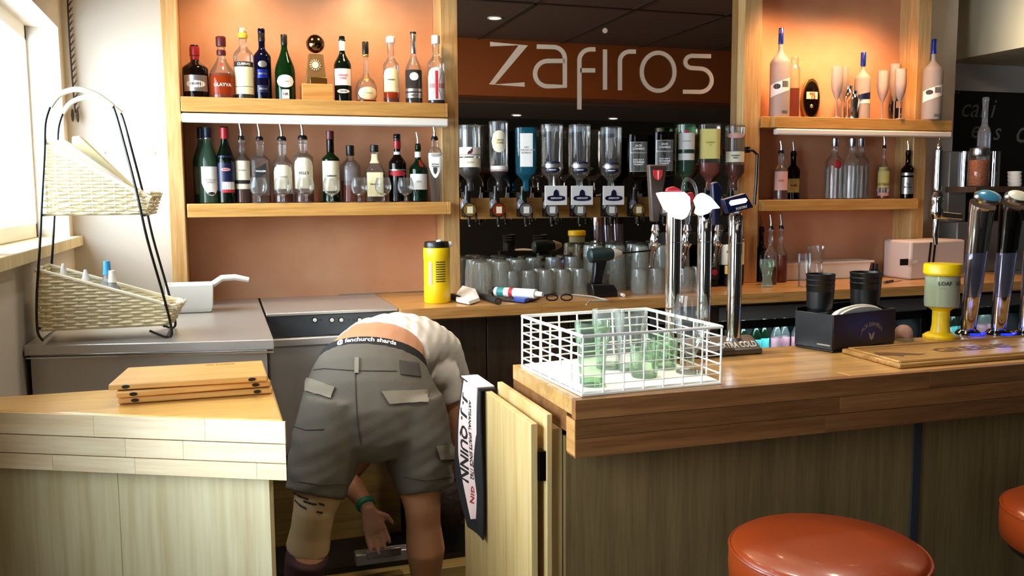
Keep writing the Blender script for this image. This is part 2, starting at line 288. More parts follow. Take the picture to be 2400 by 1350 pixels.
# dropped bulkhead: along the right and across above the front bar
struct('trim_19', MB().box(3.93, 2.0, 2.295, 5.2, 4.15, CE), M['plaster_warm'])
struct('trim_20', MB().box(-.56, 1.32, 2.24, 6.1, 1.5, CE), M['pelmet'])
struct('trim_21', MB().box(-.56, .15, 2.21, 6.1, 1.32, CE), M['ceiling'])
for i, (x, y) in enumerate(TRACK):
    t = thing('track_spotlight', 'small warm spotlight on the ceiling rail seen in the mirror', 'spotlight', (x, y, 2.6), 'spotlights on the ceiling rail')
    MB().tube([(x, y, CE), (x, y, 2.55)], .006).build('stem', M['silver'], t)
    MB().lathe([(.012, .03), (.03, .0), (.034, -.045)], (x, y, 2.55), 14, cap1=False).build('lamp_shade', M['silver'], t)
    MB().ball((x, y, 2.518), .016, 10).build('bulb', M['glow'], t)
MB().tube([(-.05, 3.5, 2.606), (3.2, 3.5, 2.606)], .006).build('lighting_track', M['silver'], label='thin metal ceiling rail carrying the warm spotlights', category='lighting rail')
for x, y, z in ((.55, .55, 2.21), (1.35, .35, 2.21), (2.3, .5, 2.21), (3.2, .4, 2.21), (.9, -1.2, CE), (2.2, -1.3, CE), (3.3, -1.0, CE), (1.6, 2.2, CE)):
    t = thing('recessed_downlight', 'round recessed white ceiling downlight seen in the mirror', 'downlight', (x, y, z), 'recessed ceiling downlights')
    MB().lathe([(.045, 0), (.045, -.006), (.034, -.006)], (x, y, z), 16, cap0=False, cap1=False).build('rim', M['white'], t)
    MB().lathe([(.034, -.002), (.034, -.004)], (x, y, z), 16).build('lens', M['down'], t)
# ------------------------------------------------------------------ back bar frame
t = thing('shelving_unit', 'oak back-bar shelving with copper panels left of the lettered mirror', 'shelving unit', (.38, 3.7, ZT))
oak, ox = M['oak'], M['oak_x']
MB().box(-.192, 3.62, ZT, -.135, 3.845, CE-.002).build('post', oak, t, bevel=.003)
MB().box(.893, 3.70, ZT, .968, 3.845, CE-.002).build('post', oak, t, bevel=.003)
for z0, z1 in ((ZT, 1.478), (1.532, 1.878), (1.935, CE-.003)): MB().box(-.134, 3.83, z0, .892, 3.843, z1).build('back_panel', M['copper'], t)
MB().box(-.134, 3.62, 1.878, .892, 3.829, 1.934).box(.892, 3.62, 1.878, .902, 3.699, 1.934).build('shelf', ox, t, bevel=.002)
MB().box(-.128, 3.62, 1.478, .892, 3.829, 1.53).box(.892, 3.62, 1.478, .91, 3.699, 1.53).build('shelf', ox, t, bevel=.002)
MB().box(-.134, 3.612, 1.838, .902, 3.645, 1.872).build('shelf_light', M['strip'], t, bevel=.006, label='white strip light under the upper shelf')
t = thing('shelving_unit', 'oak back-bar shelving with orange copper panels right of the lettered mirror', 'shelving unit', (2.9, 3.7, ZT))
MB().box(2.325, 3.66, ZT, 2.420, 3.845, CE-.002).build('post', oak, t, bevel=.003)
MB().box(3.35, 3.70, ZT, 3.43, 3.845, CE-.002).build('post', oak, t, bevel=.003)
for z0, z1 in ((ZT, 1.475), (1.528, 1.865), (1.918, CE-.003)): MB().box(2.421, 3.83, z0, 3.349, 3.843, z1).build('back_panel', M['copper'], t)
MB().box(2.421, 3.65, 1.865, 2.48, 3.829, 1.917).box(2.47, 3.62, 1.865, 3.51, 3.699, 1.917).box(2.47, 3.699, 1.865, 3.349, 3.829, 1.917).build('shelf', ox, t, bevel=.002)
MB().box(2.421, 3.62, 1.475, 3.32, 3.829, 1.527).build('shelf', ox, t, bevel=.002)
MB().box(2.48, 3.612, 1.832, 3.505, 3.645, 1.86).build('shelf_light', M['strip'], t, bevel=.006, label='white strip light under the upper shelf')
t = thing('bar_mirror', 'large smoked mirror with pale lettering behind the hanging bottles', 'mirror', (1.62, 3.84, ZT))
MB().box(.969, 3.715, ZT, 2.324, 3.845, CE-.003).build('mirror_glass', M['mirror'], t)
def arc(c, r, a0, a1, n=8, ry=None):
    ry = ry or r; return [(c[0] + r*math.cos(math.radians(a0+(a1-a0)*i/n)), c[1] - ry*math.sin(math.radians(a0+(a1-a0)*i/n))) for i in range(n+1)]
def zpix(p): q = at(1060 + p[0]/3.4286, p[1]/3.4286, y=3.713); return q
def stroke(mb, pts, w=.0095, closed=False):
    q = [zpix(p) for p in pts]; n = len(q); L = []; R = []
    for i in range(n):
        a = q[i-1] if (i or closed) else q[i]; b = q[(i+1) % n] if (i < n-1 or closed) else q[i]; d = (b-a); d.y = 0; d.normalize()
        nrm = Vector((-d.z, 0, d.x)); k = w
        if 0 < i < n-1:
            d1 = (q[i]-q[i-1]).normalized(); k = w/max(.45, abs(Vector((-d1.z, 0, d1.x)).dot(nrm)))
        L.append(q[i] + nrm*k); R.append(q[i] - nrm*k)
    for i in range(n if closed else n-1):
        j = (i+1) % n; mb.prism([L[i], L[j], R[j], R[i]], (0, -.002, 0))
    return mb
etch = mat('pale_etched_lettering', 'cdb59c', .7)
STK = [('z', [[(305,355),(570,365),(318,678),(580,680)]]),
       ('a', [[(680,375),(800,378)] + arc((810,470), 95, 85, 0, 8, 92) + [(905,694),(770,694)] + arc((765,592), 100, 270, 90, 12, 102) + [(905,490)]]),
       ('f', [[(1150,397)] + arc((1110,485), 88, 90, 180, 8) + [(1022,880)], [(1028,566),(1148,566)]]),
       ('i', [[(1228,398),(1228,722)]]), ('r', [[(1348,726)] + arc((1425,492), 77, 180, 90, 8) + [(1475,415)]]),
       ('o', [arc((1655,577), 132, 0, 360-12, 29, 153)]),
       ('s', [[(2078,452)] + arc((1925,498), 52, 90, 270, 9, 49) + arc((1990,645), 96, 88, -88, 12, 94) + [(1855,737)]])]
for ch, ss in STK:
    mb = MB()
    for s_ in ss: stroke(mb, s_, closed=(ch == 'o'))
    mb.build('letter', etch, t, smooth=0)
c = zpix((1228, 246)); MB().lathe([(.0115, -.001), (.0115, .001)], c, 16, axis=(0, 1, 0)).build('letter_dot', etch, t, smooth=0)
# optics rail
MB().box(.97, 3.665, 1.455, 2.324, 3.714, 1.545).build('optics_rail', M['oak_x'], label='oak rail across the mirror carrying the spirit optics', category='rail', bevel=.003)
r0 = at(1776, 350, y=3.58); hk = thing('metal_bracket', 'black bent metal bracket on the oak post right of the optics', 'bracket', at(1770, 480, y=3.6))
MB().tube([at(1752, 352, y=3.6), at(1764, 352, y=3.6), at(1775, 362, y=3.6), at(1772, 430, y=3.6), at(1768, 480, y=3.6)], .007, 8).build('arm', M['black'], hk)
MB().box(*at(1750, 358, y=3.6), *(at(1758, 344, y=3.6) + Vector((0, .02, 0)))).build('foot', M['black'], hk)
# ------------------------------------------------------------------ back worktop and what is under it
t = thing('back_worktop', 'long worn wooden worktop under the mirror and right shelves', 'worktop', (1.9, 3.5, ZT))
n = 0
for row, (y0, y1) in enumerate(((3.25, 3.40), (3.4004, 3.55), (3.5504, 3.70), (3.7004, 3.826))):
    x = .62
    while x < 3.9:
        x2 = min(3.9, x + random.uniform(.45, .9)); x2 = 3.9 if 3.9-x2 < .2 else x2
        MB().box(x, y0, 1.092, x2-.0006, y1, ZT - random.uniform(0, .0004)).build('stave', M['backtop'], t, smooth=0); x = x2; n += 1
MB().box(.62, 3.26, 1.085, 3.9, 3.82, 1.0915).build('underlay', M['darkwood'], t)
MB().box(.46, 3.827, 1.1345, .87, 3.829, 1.139).build('upstand', M['silver'], t)
t = thing('base_cupboard', 'dark brown base cupboard under the back worktop behind the man', 'cupboard', (1.0, 3.5, ZF))
MB().box(.63, 3.40, ZF, 1.70, 3.83, 1.084).build('body', M['darkwood'], t)
for x0, x1 in ((.635, .985), (.99, 1.34), (1.345, 1.695)):
    d = MB().box(x0, 3.375, .34, x1, 3.399, 1.07).build('door', M['darkwood'], t, bevel=.002)
    MB().lathe([(.006, 0), (.006, .012), (.012, .016), (.012, .026)], (x0+.31, 3.375, .62), 12, axis=(0, -1, 0)).build('knob', M['silver'], d)
MB().box(.63, 3.37, .30, 1.70, 3.40, .335).build('rail', M['black'], t)
t = thing('bottle_fridge', 'black glass-fronted fridge behind the grey font plinth holding small bottles', 'fridge', (2.2, 3.5, ZF))
def fridge(t, x0, x1):
    MB().box(x0, 3.42, ZF, x0+.02, 3.82, 1.06).box(x1-.02, 3.42, ZF, x1, 3.82, 1.06).box(x0, 3.42, 1.03, x1, 3.82, 1.06).box(x0, 3.42, ZF, x1, 3.82, .22).box(x0, 3.80, ZF, x1, 3.82, 1.06).build('case', M['fridge'], t)
    MB().box(x0+.021, 3.79, .221, x1-.021, 3.799, 1.029).build('lining', M['coolgrey'], t)
    for z in (.52, .80): MB().box(x0+.021, 3.44, z, x1-.021, 3.785, z+.006).build('shelf', M['shelfstrip'], t)
    MB().box(x0, 3.385, 1.0, x1, 3.405, 1.06).build('header', M['greymach'], t, bevel=.003)
    d = MB().box(x0, 3.385, .22, x0+.03, 3.41, .995).box(x1-.03, 3.385, .22, x1, 3.41, .995).box(x0, 3.385, .96, x1, 3.41, .995).box(x0, 3.385, .22, x1, 3.41, .26).build('door', M['black'], t)
    MB().box(x0+.03, 3.394, .26, x1-.03, 3.399, .96).build('pane', M['fridgeglass'], d); MB().box(x1-.05, 3.37, .5, x1-.035, 3.385, .8).build('handle', M['silver'], d)
fridge(t, 2.05, 2.62)
MB().box(1.99, 3.38, ZF, 2.045, 3.82, 1.084).build('worktop_leg', M['darkwood'], label='dark wooden upright between the fridges under the worktop', category='upright')
fridge(thing('bottle_fridge', 'black glass-fronted fridge directly behind the black bar caddy', 'fridge', (2.9, 3.5, ZF)), 2.64, 3.18)
fridge(thing('bottle_fridge', 'black glass-fronted fridge behind the yellow dispenser', 'fridge', (3.5, 3.5, ZF)), 3.25, 3.80)
fridge(thing('bottle_fridge', 'black glass-fronted fridge behind the three slim chrome fonts', 'fridge', (1.85, 3.5, ZF)), 1.72, 1.985)
# glasswasher
t = thing('glasswasher', 'stainless steel glasswasher with grey control panel under the copper wall', 'glasswasher', (.37, 3.5, ZF))
MB().box(.137, 3.30, ZT-.012, .618, 3.83, ZT).build('top', M['steel'], t, bevel=.003)
MB().box(.14, 3.33, ZF+.05, .615, 3.82, ZT-.0125).build('body', M['steel_z'], t)
zc = at(780, 785, y=3.3).z
cp = MB().box(.14, 3.306, zc, .615, 3.329, ZT-.0125).build('control_panel', M['greypanel'], t, bevel=.002)
for px in (738, 778, 800, 843):
    q = at(px, 750, y=3.305); MB().lathe([(.0105, 0), (.0105, .004)], q, 16, axis=(0, -1, 0)).build('button_ring', M['black'], cp)
    MB().lathe([(.0075, .004), (.006, .007)], q, 14, axis=(0, -1, 0)).build('button', M['white'], cp)
for px in (752, 818, 829):
    q = at(px, 750, y=3.305); MB().lathe([(.003, 0), (.003, .002)], q, 8, axis=(0, -1, 0)).build('indicator', M['black'], cp)
MB().box(.14, 3.285, zc-.035, .615, 3.325, zc-.002).build('door_rail', M['steel'], t, bevel=.006)
dd = MB().box(.145, 3.31, .60, .61, 3.329, zc-.037).build('door', M['steel_z'], t, bevel=.003)
MB().box(.14, 3.305, .585, .612, 3.3285, .597).build('lower_trim', M['chrome'], t)
MB().box(.14, 3.32, ZF, .617, 3.34, .58).build('lower_panel', M['plinth'], t)
# low plinth at the foot
t = thing('floor_unit', 'low pale wooden floor unit with black slot and metal lock behind the legs', 'plinth', (.7, 3.2, ZF))
MB().box(.10, 2.95, ZF, 1.65, 3.30, .245).build('body', M['plinth'], t, bevel=.003)
MB().box(.10, 3.02, .2455, 1.65, 3.28, .268).build('slot', M['black'], t)
q = at(890, 1300, y=2.93)
MB().box(q.x-.085, 2.90, q.z-.02, q.x+.10, 2.949, q.z+.02).build('metal_box', M['steel'], t, bevel=.004)
MB().box(q.x-.05, 2.899, q.z+.0, q.x+.07, 2.91, q.z+.03).build('latch', M['silver'], t, bevel=.003)
# ------------------------------------------------------------------ steel counter on the left
t = thing('steel_counter', 'stainless steel counter under the two-tier wicker basket stand', 'counter', (-.2, 3.1, ZF))
c0, c1, c2 = at(30, 812, z=ZT), at(642, 796, z=ZT), at(606, 708, z=ZT); c0.x = -.555; c2.y = 3.83
poly = [c0, c1, Vector((.128, 3.83, ZT)), Vector((-.555, 3.83, ZT))]
MB().prism(poly, (0, 0, -.03)).build('top', M['steel'], t, bevel=.003)
def inset(p, d): return Vector((p.x + d[0], p.y + d[1], 1.103))
MB().prism([inset(c0, (.012, .02)), inset(c1, (-.02, .02)), Vector((.11, 3.80, 1.103)), Vector((-.545, 3.80, 1.103))], (0, 0, -.95)).build('body', M['steel'], t)
MB().prism([c0 + Vector((.004, -.004, -.034)), c1 + Vector((-.002, -.004, -.034)), c1 + Vector((-.002, .03, -.034)), c0 + Vector((.01, .03, -.034))], (0, 0, -.004)).build('front_trim', M['chrome'], t)
# ------------------------------------------------------------------ left wooden counter
t = thing('side_counter', 'pale wooden counter with thick staved edge beneath the serving boards', 'counter', (-.2, 2.1, 0))
f0, f1 = at(0, 963, z=ZB), at(665, 985, z=ZB); dr = (f0 - f1).normalized(); fL = f1 + dr*(f1.x - XL)/abs(dr.x); nr = Vector((dr.y, -dr.x, 0)); nr = nr if nr.y < 0 else -nr
e1 = Vector((.098, 2.27, ZB))
MB().prism([f1, e1, Vector((XL+.002, 2.27, ZB)), fL + Vector((.002, 0, 0))], (0, 0, -.045)).build('top', M['honey'], t, bevel=.006)
L = (fL - f1).length; h = .125
rows = [(0, .048, (0, .17, .42, L)), (.0481, .089, (0, .22, .35, L)), (.0891, h, (0, .06, .33, .52, L))]
for a, b, cuts in rows:
    cuts = [c for c in cuts if c < L] + [L]
    for k in range(len(cuts)-1):
        p0 = f1 + dr*(cuts[k] + (.0004 if k else -.004)); p1 = f1 + dr*cuts[k+1]
        zt_ = ZB - .0465 - a*.0 - (a) if a else ZB - .046; top = ZB - .002 - a; bot = ZB - b
        pl = [p0 + nr*.004, p1 + nr*.004, p1 + Vector((0, .0006 if a == 0 else .04, 0)), p0 + Vector((0, .0006 if a == 0 else .04, 0))]
        MB().prism([Vector((q.x, q.y, top)) for q in pl], (0, 0, bot - top)).build('stave', M['pale'], t, smooth=0, bevel=.0004)
MB().prism([Vector((q.x, q.y, ZB-.0465)) for q in (f1 + Vector((-.006, .046, 0)), e1 + Vector((-.008, -.006, 0)), Vector((XL+.006, 2.26, 0)), fL + Vector((.006, .046, 0)))], (0, 0, -.078)).build('core', M['pale'], t)
g1 = f1 - nr*.03 + dr*.05; gL = fL - nr*.03 + Vector((.003, 0, 0)); npan = 2
for k in range(npan):
    p0 = g1 + (gL-g1)*k/npan; p1 = g1 + (gL-g1)*(k+1)/npan - dr*.001
    MB().prism([Vector((q.x, q.y, .0)) for q in (p0, p1, p1 - nr*.02, p0 - nr*.02)], (0, 0, ZB-.126)).build('front_panel', M['palepanel'], t)
MB().prism([Vector((q.x, q.y, 0)) for q in (g1 - nr*.021, Vector((.065, 2.25, 0)), Vector((.045, 2.25, 0)), g1 - nr*.021 + dr*.02)], (0, 0, ZB-.127)).build('side_panel', M['palepanel'], t)
# ------------------------------------------------------------------ front bar
t = thing('bar_worktop', 'thick laminated wooden bar top with deep staved edge under the white wire basket', 'worktop', (2.2, 2.0, ZB))
XB0, XB1, YB0, YB1 = .728, 4.3, 1.815, 2.24
def staves(y0, y1, z0, z1, m, lo=.35, hi=.8, x0=XB0, bev=.001):
    x = x0
    while x < XB1:
        x2 = x + random.uniform(lo, hi); x2 = XB1 if XB1 - x2 < .2 else x2
        MB().box(x, y0, z0, x2-.0004, y1, z1 + random.uniform(-.0003, 0)).build('stave', m, t, smooth=0, bevel=bev); x = x2
yy = [1.8154, 1.87, 1.925, 1.98, 2.035, 2.09, 2.145, 2.195, 2.24]
for k in range(len(yy)-1): staves(yy[k]+.0002, yy[k+1]-.0002, ZB-.038, ZB, M['stave'])
zb = ZB - .133
for a, b in ((0, .045), (.0453, .088), (.0883, .133)): staves(YB0-.022 if a else YB0-.022, YB0 if a == 0 else YB0+.03, ZB-b, ZB-a-.0005, M['fascia'], .5, 1.1, bev=.001)
MB().box(XB0+.001, YB0+.031, ZB-.085, XB1, YB1-.001, ZB-.0385).build('underlay', M['fascia'], t)
MB().box(XB0-.001, YB0-.021, zb+.005, XB0+.0, YB0+.03, ZB-.046).build('end_grain', M['stave_y'], t)
t = thing('bar_cabinet', 'tall wooden bar front below the staved bar top with hinged hatch door', 'bar counter', (2.2, 2.0, 0))
gx = at(2142, 1150, y=1.88).x
for x0, x1 in ((.735, gx-.02), (gx+.008, gx+.7), (gx+.708, gx+1.4), (gx+1.408, XB1)):
    MB().box(x0, 1.87, 0, x1, 1.888, zb+.03).build('front_panel', M['panel'], t)
MB().box(gx-.019, 1.866, 0, gx+.007, 1.886, zb+.03).build('joint_strip', M['greypanel'], t)
MB().box(.705, 1.889, 0, .735, 2.235, 1.013).build('end_panel', M['door'], t, bevel=.002)
MB().box(.690, 1.875, 0, .7045, 2.26, 1.052).build('end_frame', M['door'], t, bevel=.002)
MB().box(.736, 2.22, ZF, XB1, 2.235, ZB-.09).build('back_panel', M['darkwood'], t)
d = MB().box(.655, 1.885, .2, .672, 2.49, 1.03).build('hatch_door', M['door'], t, bevel=.0015)
for z in (.93, .30): MB().box(.673, 1.878, z-.035, .689, 1.905, z+.035).build('hinge', M['darkchrome'], d)
# bar towel over the hatch door
t = thing('bar_towel', 'pink and black bar towel with vertical printing hung over the hatch door', 'towel', (.66, 2.35, 1.03))
nn = 26
def sheet(mb, x, y0f, y1f, z0, z1, th, bow=.0):
    rows = []
    for i in range(nn+1):
        s_ = i/nn; z = z0 + (z1-z0)*s_; ya, yb = y0f(s_), y1f(s_)
        rows.append([(x(s_, k/6), ya + (yb-ya)*k/6, z) for k in range(7)])
    vs = [p for r in rows for p in r] + [(p[0]+th, p[1], p[2]) for r in rows for p in r]; N7 = 7*(nn+1); fs = []
    for i in range(nn):
        for k in range(6):
            a = i*7+k; fs += [(a, a+1, a+8, a+7), (N7+a, N7+a+7, N7+a+8, N7+a+1)]
    bd = [i*7 for i in range(nn+1)] + [nn*7+k for k in range(1, 7)] + [i*7+6 for i in reversed(range(nn))] + [k for k in reversed(range(1, 6))]
    for i in range(len(bd)): a, b = bd[i], bd[(i+1) % len(bd)]; fs.append((a, b, N7+b, N7+a))
    return mb.add(vs, fs)
fx = lambda s_, k: .648 - .012*math.sin(3*s_+k*2) - .028*s_*(1-s_*.3)
# backing (black rubber)
bk = sheet(MB(), fx, lambda s_: 2.46 + .02*s_ if s_ < .7 else 2.474 - .12*((s_-.7)/.3)**1.3, lambda s_: 2.245 - .0*s_ + .0*s_, 1.034, .62, .004)
bk.box(.636, 2.25, 1.031, .682, 2.455, 1.037).build('rubber_backing', M['rubber'], t)
fx2 = lambda s_, k: fx(s_, k) - .0035
sheet(MB(), fx2, lambda s_: 2.435 - .06*max(0, s_-.3) - .22*max(0, s_-.6), lambda s_: 2.262 + .04*s_, 1.036, .66, .003).box(.634, 2.265, 1.0375, .683, 2.43, 1.040).build('cloth_face', M['towel'], t)
def tw(cy, cz):
    def f(a, b):
        s_ = min(1, max(0, (1.036-(cz-a))/.376)); ya = 2.435 - .06*max(0, s_-.3) - .22*max(0, s_-.6); yb = 2.262 + .04*s_
        return Vector((fx2(s_, (cy-b-ya)/(yb-ya)) - .0012, cy - b, cz - a))
    return f
lettering('J. J.', .078, M['ink'], t, tw(2.375, .955), .002, .75); lettering('QUINN', .078, M['ink'], t, tw(2.37, .83), .002, .62)
lettering('ARTISANAL SPIRITS SINCE 1762', .026, M['ink'], t, tw(2.32, .88), .0006, .62); lettering('GIN', .022, M['redlab'], t, tw(2.318, .725), .0005, 1.3)
# blackboard
t = thing('blackboard', 'large blackboard with faint chalk writing beside the right shelves', 'blackboard', (4.6, 4.13, 1.6))
q = at(2232, 212, y=4.13)
MB().box(q.x, 4.12, 1.3, 5.4, 4.149, q.z).build('board', M['board_black'], t, bevel=.002)
for s_, px, py, sz in (('cal i', 2290, 255, .16), ('e', 2284, 305, .15), ('s', 2335, 310, .15), ('c', 2390, 310, .2)):
    lettering(s_, sz, M['chalk'], t, plane_fn(at(px, py, y=4.118), (1, 0, 0), (0, 0, 1)), 0, 1, .3)
for px in (2238, 2246): MB().ball(at(px, 217, y=4.118), .006, 8).build('pin', M['silver'], t)
# ------------------------------------------------------------------ bottles
def face(p, k=.8):
    d = EYE - p; return (math.atan2(d.y, d.x) + PI/2) * k
def bottle(label, px, ptop, pw, z, y, sb=.62, ss=.74, rn=.34, power=2, sy=1, gl='clear', liq=None, fill=.5, caps=(), labs=(), pour=False, group=None, inv=False, pbot=None, name='bottle', cat='bottle', k=.8, tops=None, face_rot=True):
    q = at(px, ptop, y=y); p = Vector((q.x, y, z)); H = q.z - z
    R = span(p, pw)/2 * .97
    if sy != 1 and sy > 1: pass
    if pour: H = H*.80
    rN = R*rn
    def P(f): return f*H if not inv else (1-f)*H
    def body(r0, top, scale=1.0, b0=0):
        pr = [(r0*.86*scale, b0), (r0*scale, b0+.012*H)]
        pts = [(r0, sb*H)]
        for i in range(1, 8):
            t = i/7; w = (1-math.cos(PI*t))/2; pts.append((r0 + (rN*scale-r0)*w, (sb + (ss-sb)*t)*H))
        pts += [(rN, .93*H), (rN*1.14, .94*H), (rN*1.14, .985*H), (rN, H)]
        for r, zz in pts:
            if zz <= top: pr.append((r*scale if r == r0 else r*scale, zz))
            else:
                r1, z1 = pr[-1]; f = (top - z1)/(zz - z1); pr.append((r1 + (r*scale - r1)*f, top)); break
        return [(r, (zz if not inv else H-zz)) for r, zz in pr]
    if tops: prof = [(R*a, b*H) for a, b in tops]
    else: prof = body(R, H+1)
    seg = 20 if power == 2 else 24
    def rad(f, th):
        zz = f*H; r = prof[0][0]
        for (r0, z0), (r1, z1) in zip(prof, prof[1:]):
            lo, hi = min(z0, z1), max(z0, z1)
            if lo <= zz <= hi: r = r0 + (r1-r0)*((zz-z0)/(z1-z0) if z1 != z0 else 0); break
        else:
            if zz > max(a[1] for a in prof): r = prof[-1][0] if not inv else prof[0][0]
        kk = 1 if power == 2 else (abs(math.cos(th))**power + abs(math.sin(th))**power) ** (-1/power)
        return r*kk
    root = MB().lathe(prof, seg=seg, power=power, sy=sy).build(name, M[gl], label=label, category=cat, group=group)
    if liq: 
        lp = [(r*.93, max(.004, zz)) for r, zz in (body(R, fill*H) if not inv else body(R, H))]
        if inv: lp = [(r, zz) for r, zz in lp if zz <= fill*H] + [(R*.92, fill*H)] if fill*H > (1-sb)*H else [(r, zz) for r, zz in lp if zz <= fill*H]
        if inv: lp = sorted(lp, key=lambda a: a[1])
        if len(lp) > 1: MB().lathe(lp, seg=seg, power=power, sy=sy).build('liquid', M[liq], root)
    def pt(th, r, zz): return Vector((r*math.cos(th), r*math.sin(th)*sy, zz))
    for c in caps:                        # (f0, f1, rscale, material)
        f0, f1, rs, m = c
        MB().lathe([(rN*rs*.96, P(f0)), (rN*rs, P(f0)+(.002 if not inv else -.002)), (rN*rs, P(f1)-(.002 if not inv else -.002)), (rN*rs*.9, P(f1))], seg=16).build('cap', M[m], root)
    if pour:
        MB().lathe([(rN*1.1, H*.985), (rN*1.1, H*1.02), (rN*.8, H*1.05)], seg=12).build('pourer_collar', M['black'], root)
        MB().tube([(0, 0, H*1.04), (0, -.002, H*1.12), (-.006, -.004, H*1.25)], [.006, .005, .003], 8).build('pourer_spout', M['silver'], root)
    for lb in labs:                       # (f0, f1, half angle, material, shape, text, size, ink, yaw)
        f0, f1, ha, m, shp, txt, ts, ik, yaw = (list(lb) + [None]*9)[:9]
        shp = shp or 'rect'; yaw = yaw or 0; n = 12; g = MB(); rows = []
        for i in range(n+1):
            t = -1 + 2*i/n; th = -PI/2 + math.radians(yaw + ha*t); lo, hi = f0, f1; mid = (f0+f1)/2; hh = (f1-f0)/2
            if shp == 'oval': e = math.sqrt(max(.0, 1-t*t)); lo, hi = mid-hh*max(.02, e), mid+hh*max(.02, e)
            elif shp == 'arch': hi = f0 + 2*hh*(.72 + .28*math.sqrt(max(0, 1-t*t)))
            elif shp == 'shield': lo = f0 + hh*.9*abs(t)**2
            elif shp == 'slant': lo, hi = f0 + (t*.5-.0)*hh*1.2, f1 + (t*.5)*hh*1.2
            col = []
            for j in range(5):
                f = lo + (hi-lo)*j/4; col.append(pt(th, rad(f, th) + .0006, f*H))
            rows.append(col)
        vs = [p_ for c_ in rows for p_ in c_]; g.add(vs, [(i*5+j, i*5+j+1, i*5+j+6, i*5+j+5) for i in range(n) for j in range(4)])
        lab = g.build('label', M[m], root)
        if txt:
            fc = (f0+f1)/2; base = rad(fc, -PI/2)
            for li, line in enumerate(txt.split('|')):
                off = (len(txt.split('|'))-1)/2 - li
                def fn(a, b, off=off): 
                    th = -PI/2 + math.radians(yaw) + a/base; f = fc + (b + off*ts*1.15)/H
                    return pt(th, rad(f, th) + .0013, f*H)
                lettering(line, ts, M[ik or 'ink'], lab, fn, .0003, 1.0)
    root.location = p; root.rotation_euler = (0, 0, face(p, k) if face_rot else 0)
    return root
UL = 'bottles on the upper shelf left of the mirror'; Z1, Y1 = 1.9345, 3.70
B = bottle
B('dark fat bottle with red cap and white oval label, leftmost of the upper shelf', 455, 106, 60, Z1, Y1, .55, .72, .30, gl='darkglass', caps=((.80, .97, 1.3, 'redcap'),(.72,.80,1.15,'redcap')), labs=((.12, .42, 62, 'silverlab'), (.19, .32, 48, 'whitelab', 'oval', 'CROFTS', .011, 'ink')), group=UL)
B('clear bottle of orange liqueur with maroon cap and white arched lettering', 517, 85, 62, Z1, Y1, .34, .70, .28, liq='orange', fill=.40, caps=((.84, .99, 1.35, 'maroon'), (.70, .78, 1.25, 'maroon')), labs=((.06, .36, 70, 'orange', 'rect', 'GLAYVA', .018, 'whitelab'), (.50, .58, 12, 'redlab', 'oval')), group=UL)
B('clear bottle with yellow cap and pale green label', 568, 66, 47, Z1, Y1, .62, .76, .38, liq='rum', fill=.10, caps=((.86, .93, 1.2, 'yellowcap'), (.93, 1.0, .85, 'cream')), labs=((.07, .45, 66, 'palegreen', 'rect', None), (.45, .52, 66, 'ink', 'rect', 'CUERVO', .013, 'whitelab'), (.17, .18, 66, 'ink')), group=UL)
B('tall dark blue bottle with slim neck and blue label print', 612, 67, 41, Z1, Y1, .60, .74, .36, gl='blueglass', caps=((.82, 1.0, 1.1, 'blackcap'),), labs=((.45, .54, 30, 'silverlab', 'oval'), (.30, .42, 34, 'bluecap', 'rect', 'BRISTOL', .008, 'silverlab'), (.10, .20, 40, 'navy', 'rect', 'CREAM', .009, 'silverlab')), group=UL)
B('green sloping bottle with black neck and white oval label', 665, 81, 48, Z1, Y1, .42, .84, .28, gl='greenglass', liq='darkgreen', fill=.32, caps=((.84, 1.0, 1.15, 'blackcap'),), labs=((.19, .38, 52, 'whitelab', 'oval', 'Coeur', .011, 'greyink'), (.02, .16, 20, 'whitelab', 'rect', 'NR', .014, 'ink')), group=UL)
B('dark green bottle with white foil neck and white label with red print', 801, 85, 41, Z1, Y1, .55, .78, .30, gl='darkgreen', caps=((.95, 1.0, .9, 'silver'), (.93, .95, 1.4, 'blackcap'), (.78, .93, 1.15, 'whitelab')), labs=((.25, .50, 66, 'whitelab', 'rect', 'PERNOD|PARIS', .010, 'redlab'), (.13, .19, 46, 'whitelab', 'oval', 'PERNOD', .007, 'ink')), group=UL)
B('round-bellied clear bottle with long thin neck and cream label', 856, 98, 52, Z1, Y1, tops=((.5, 0), (.8, .02), (.97, .10), (1, .18), (.95, .28), (.72, .37), (.35, .43), (.22, .50), (.2, .78), (.2, .80), (.23, 1)), rn=.24, liq='amber', fill=.04, caps=((.80, 1.0, 1.25, 'blackcap'), (.76, .79, 1.3, 'gold')), labs=((.05, .25, 58, 'cream', 'oval', 'COGNAC', .008, 'greyink', 8), (.36, .42, 25, 'gold', 'oval')), group=UL)
B('clear bottle with rounded white cap and tall cream label', 915, 85, 38, Z1, Y1, .56, .70, .42, liq='amber', fill=.14, caps=((.90, .99, 1.35, 'whitecap'),), labs=((.17, .52, 66, 'cream', 'arch', 'WHISKY', .008, 'ink'), (.08, .16, 66, 'orange')), group=UL)
B('dark cognac bottle with tall silver neck and white round seal', 968, 75, 42, Z1, Y1, .44, .72, .26, gl='clear', liq='rum', fill=.47, caps=((.70, .98, 1.3, 'silver'), (.97, 1.0, 1.4, 'blackcap')), labs=((.32, .43, 30, 'whitelab', 'oval'), (.08, .15, 70, 'silverlab', 'rect', 'REMY VS', .008, 'ink'), (.17, .21, 70, 'silverlab')), group=UL)
uj = B('tall bottle with white cap and red, white and blue flag label', 1021, 82, 41, Z1, 3.66, .58, .72, .40, liq='rum', fill=.16, caps=((.87, .99, 1.25, 'whitecap'),), labs=((.05, .52, 70, 'whitelab', 'arch'), (.06, .47, 10, 'redlab'), (.22, .29, 66, 'redlab')), group=UL)
H = .0
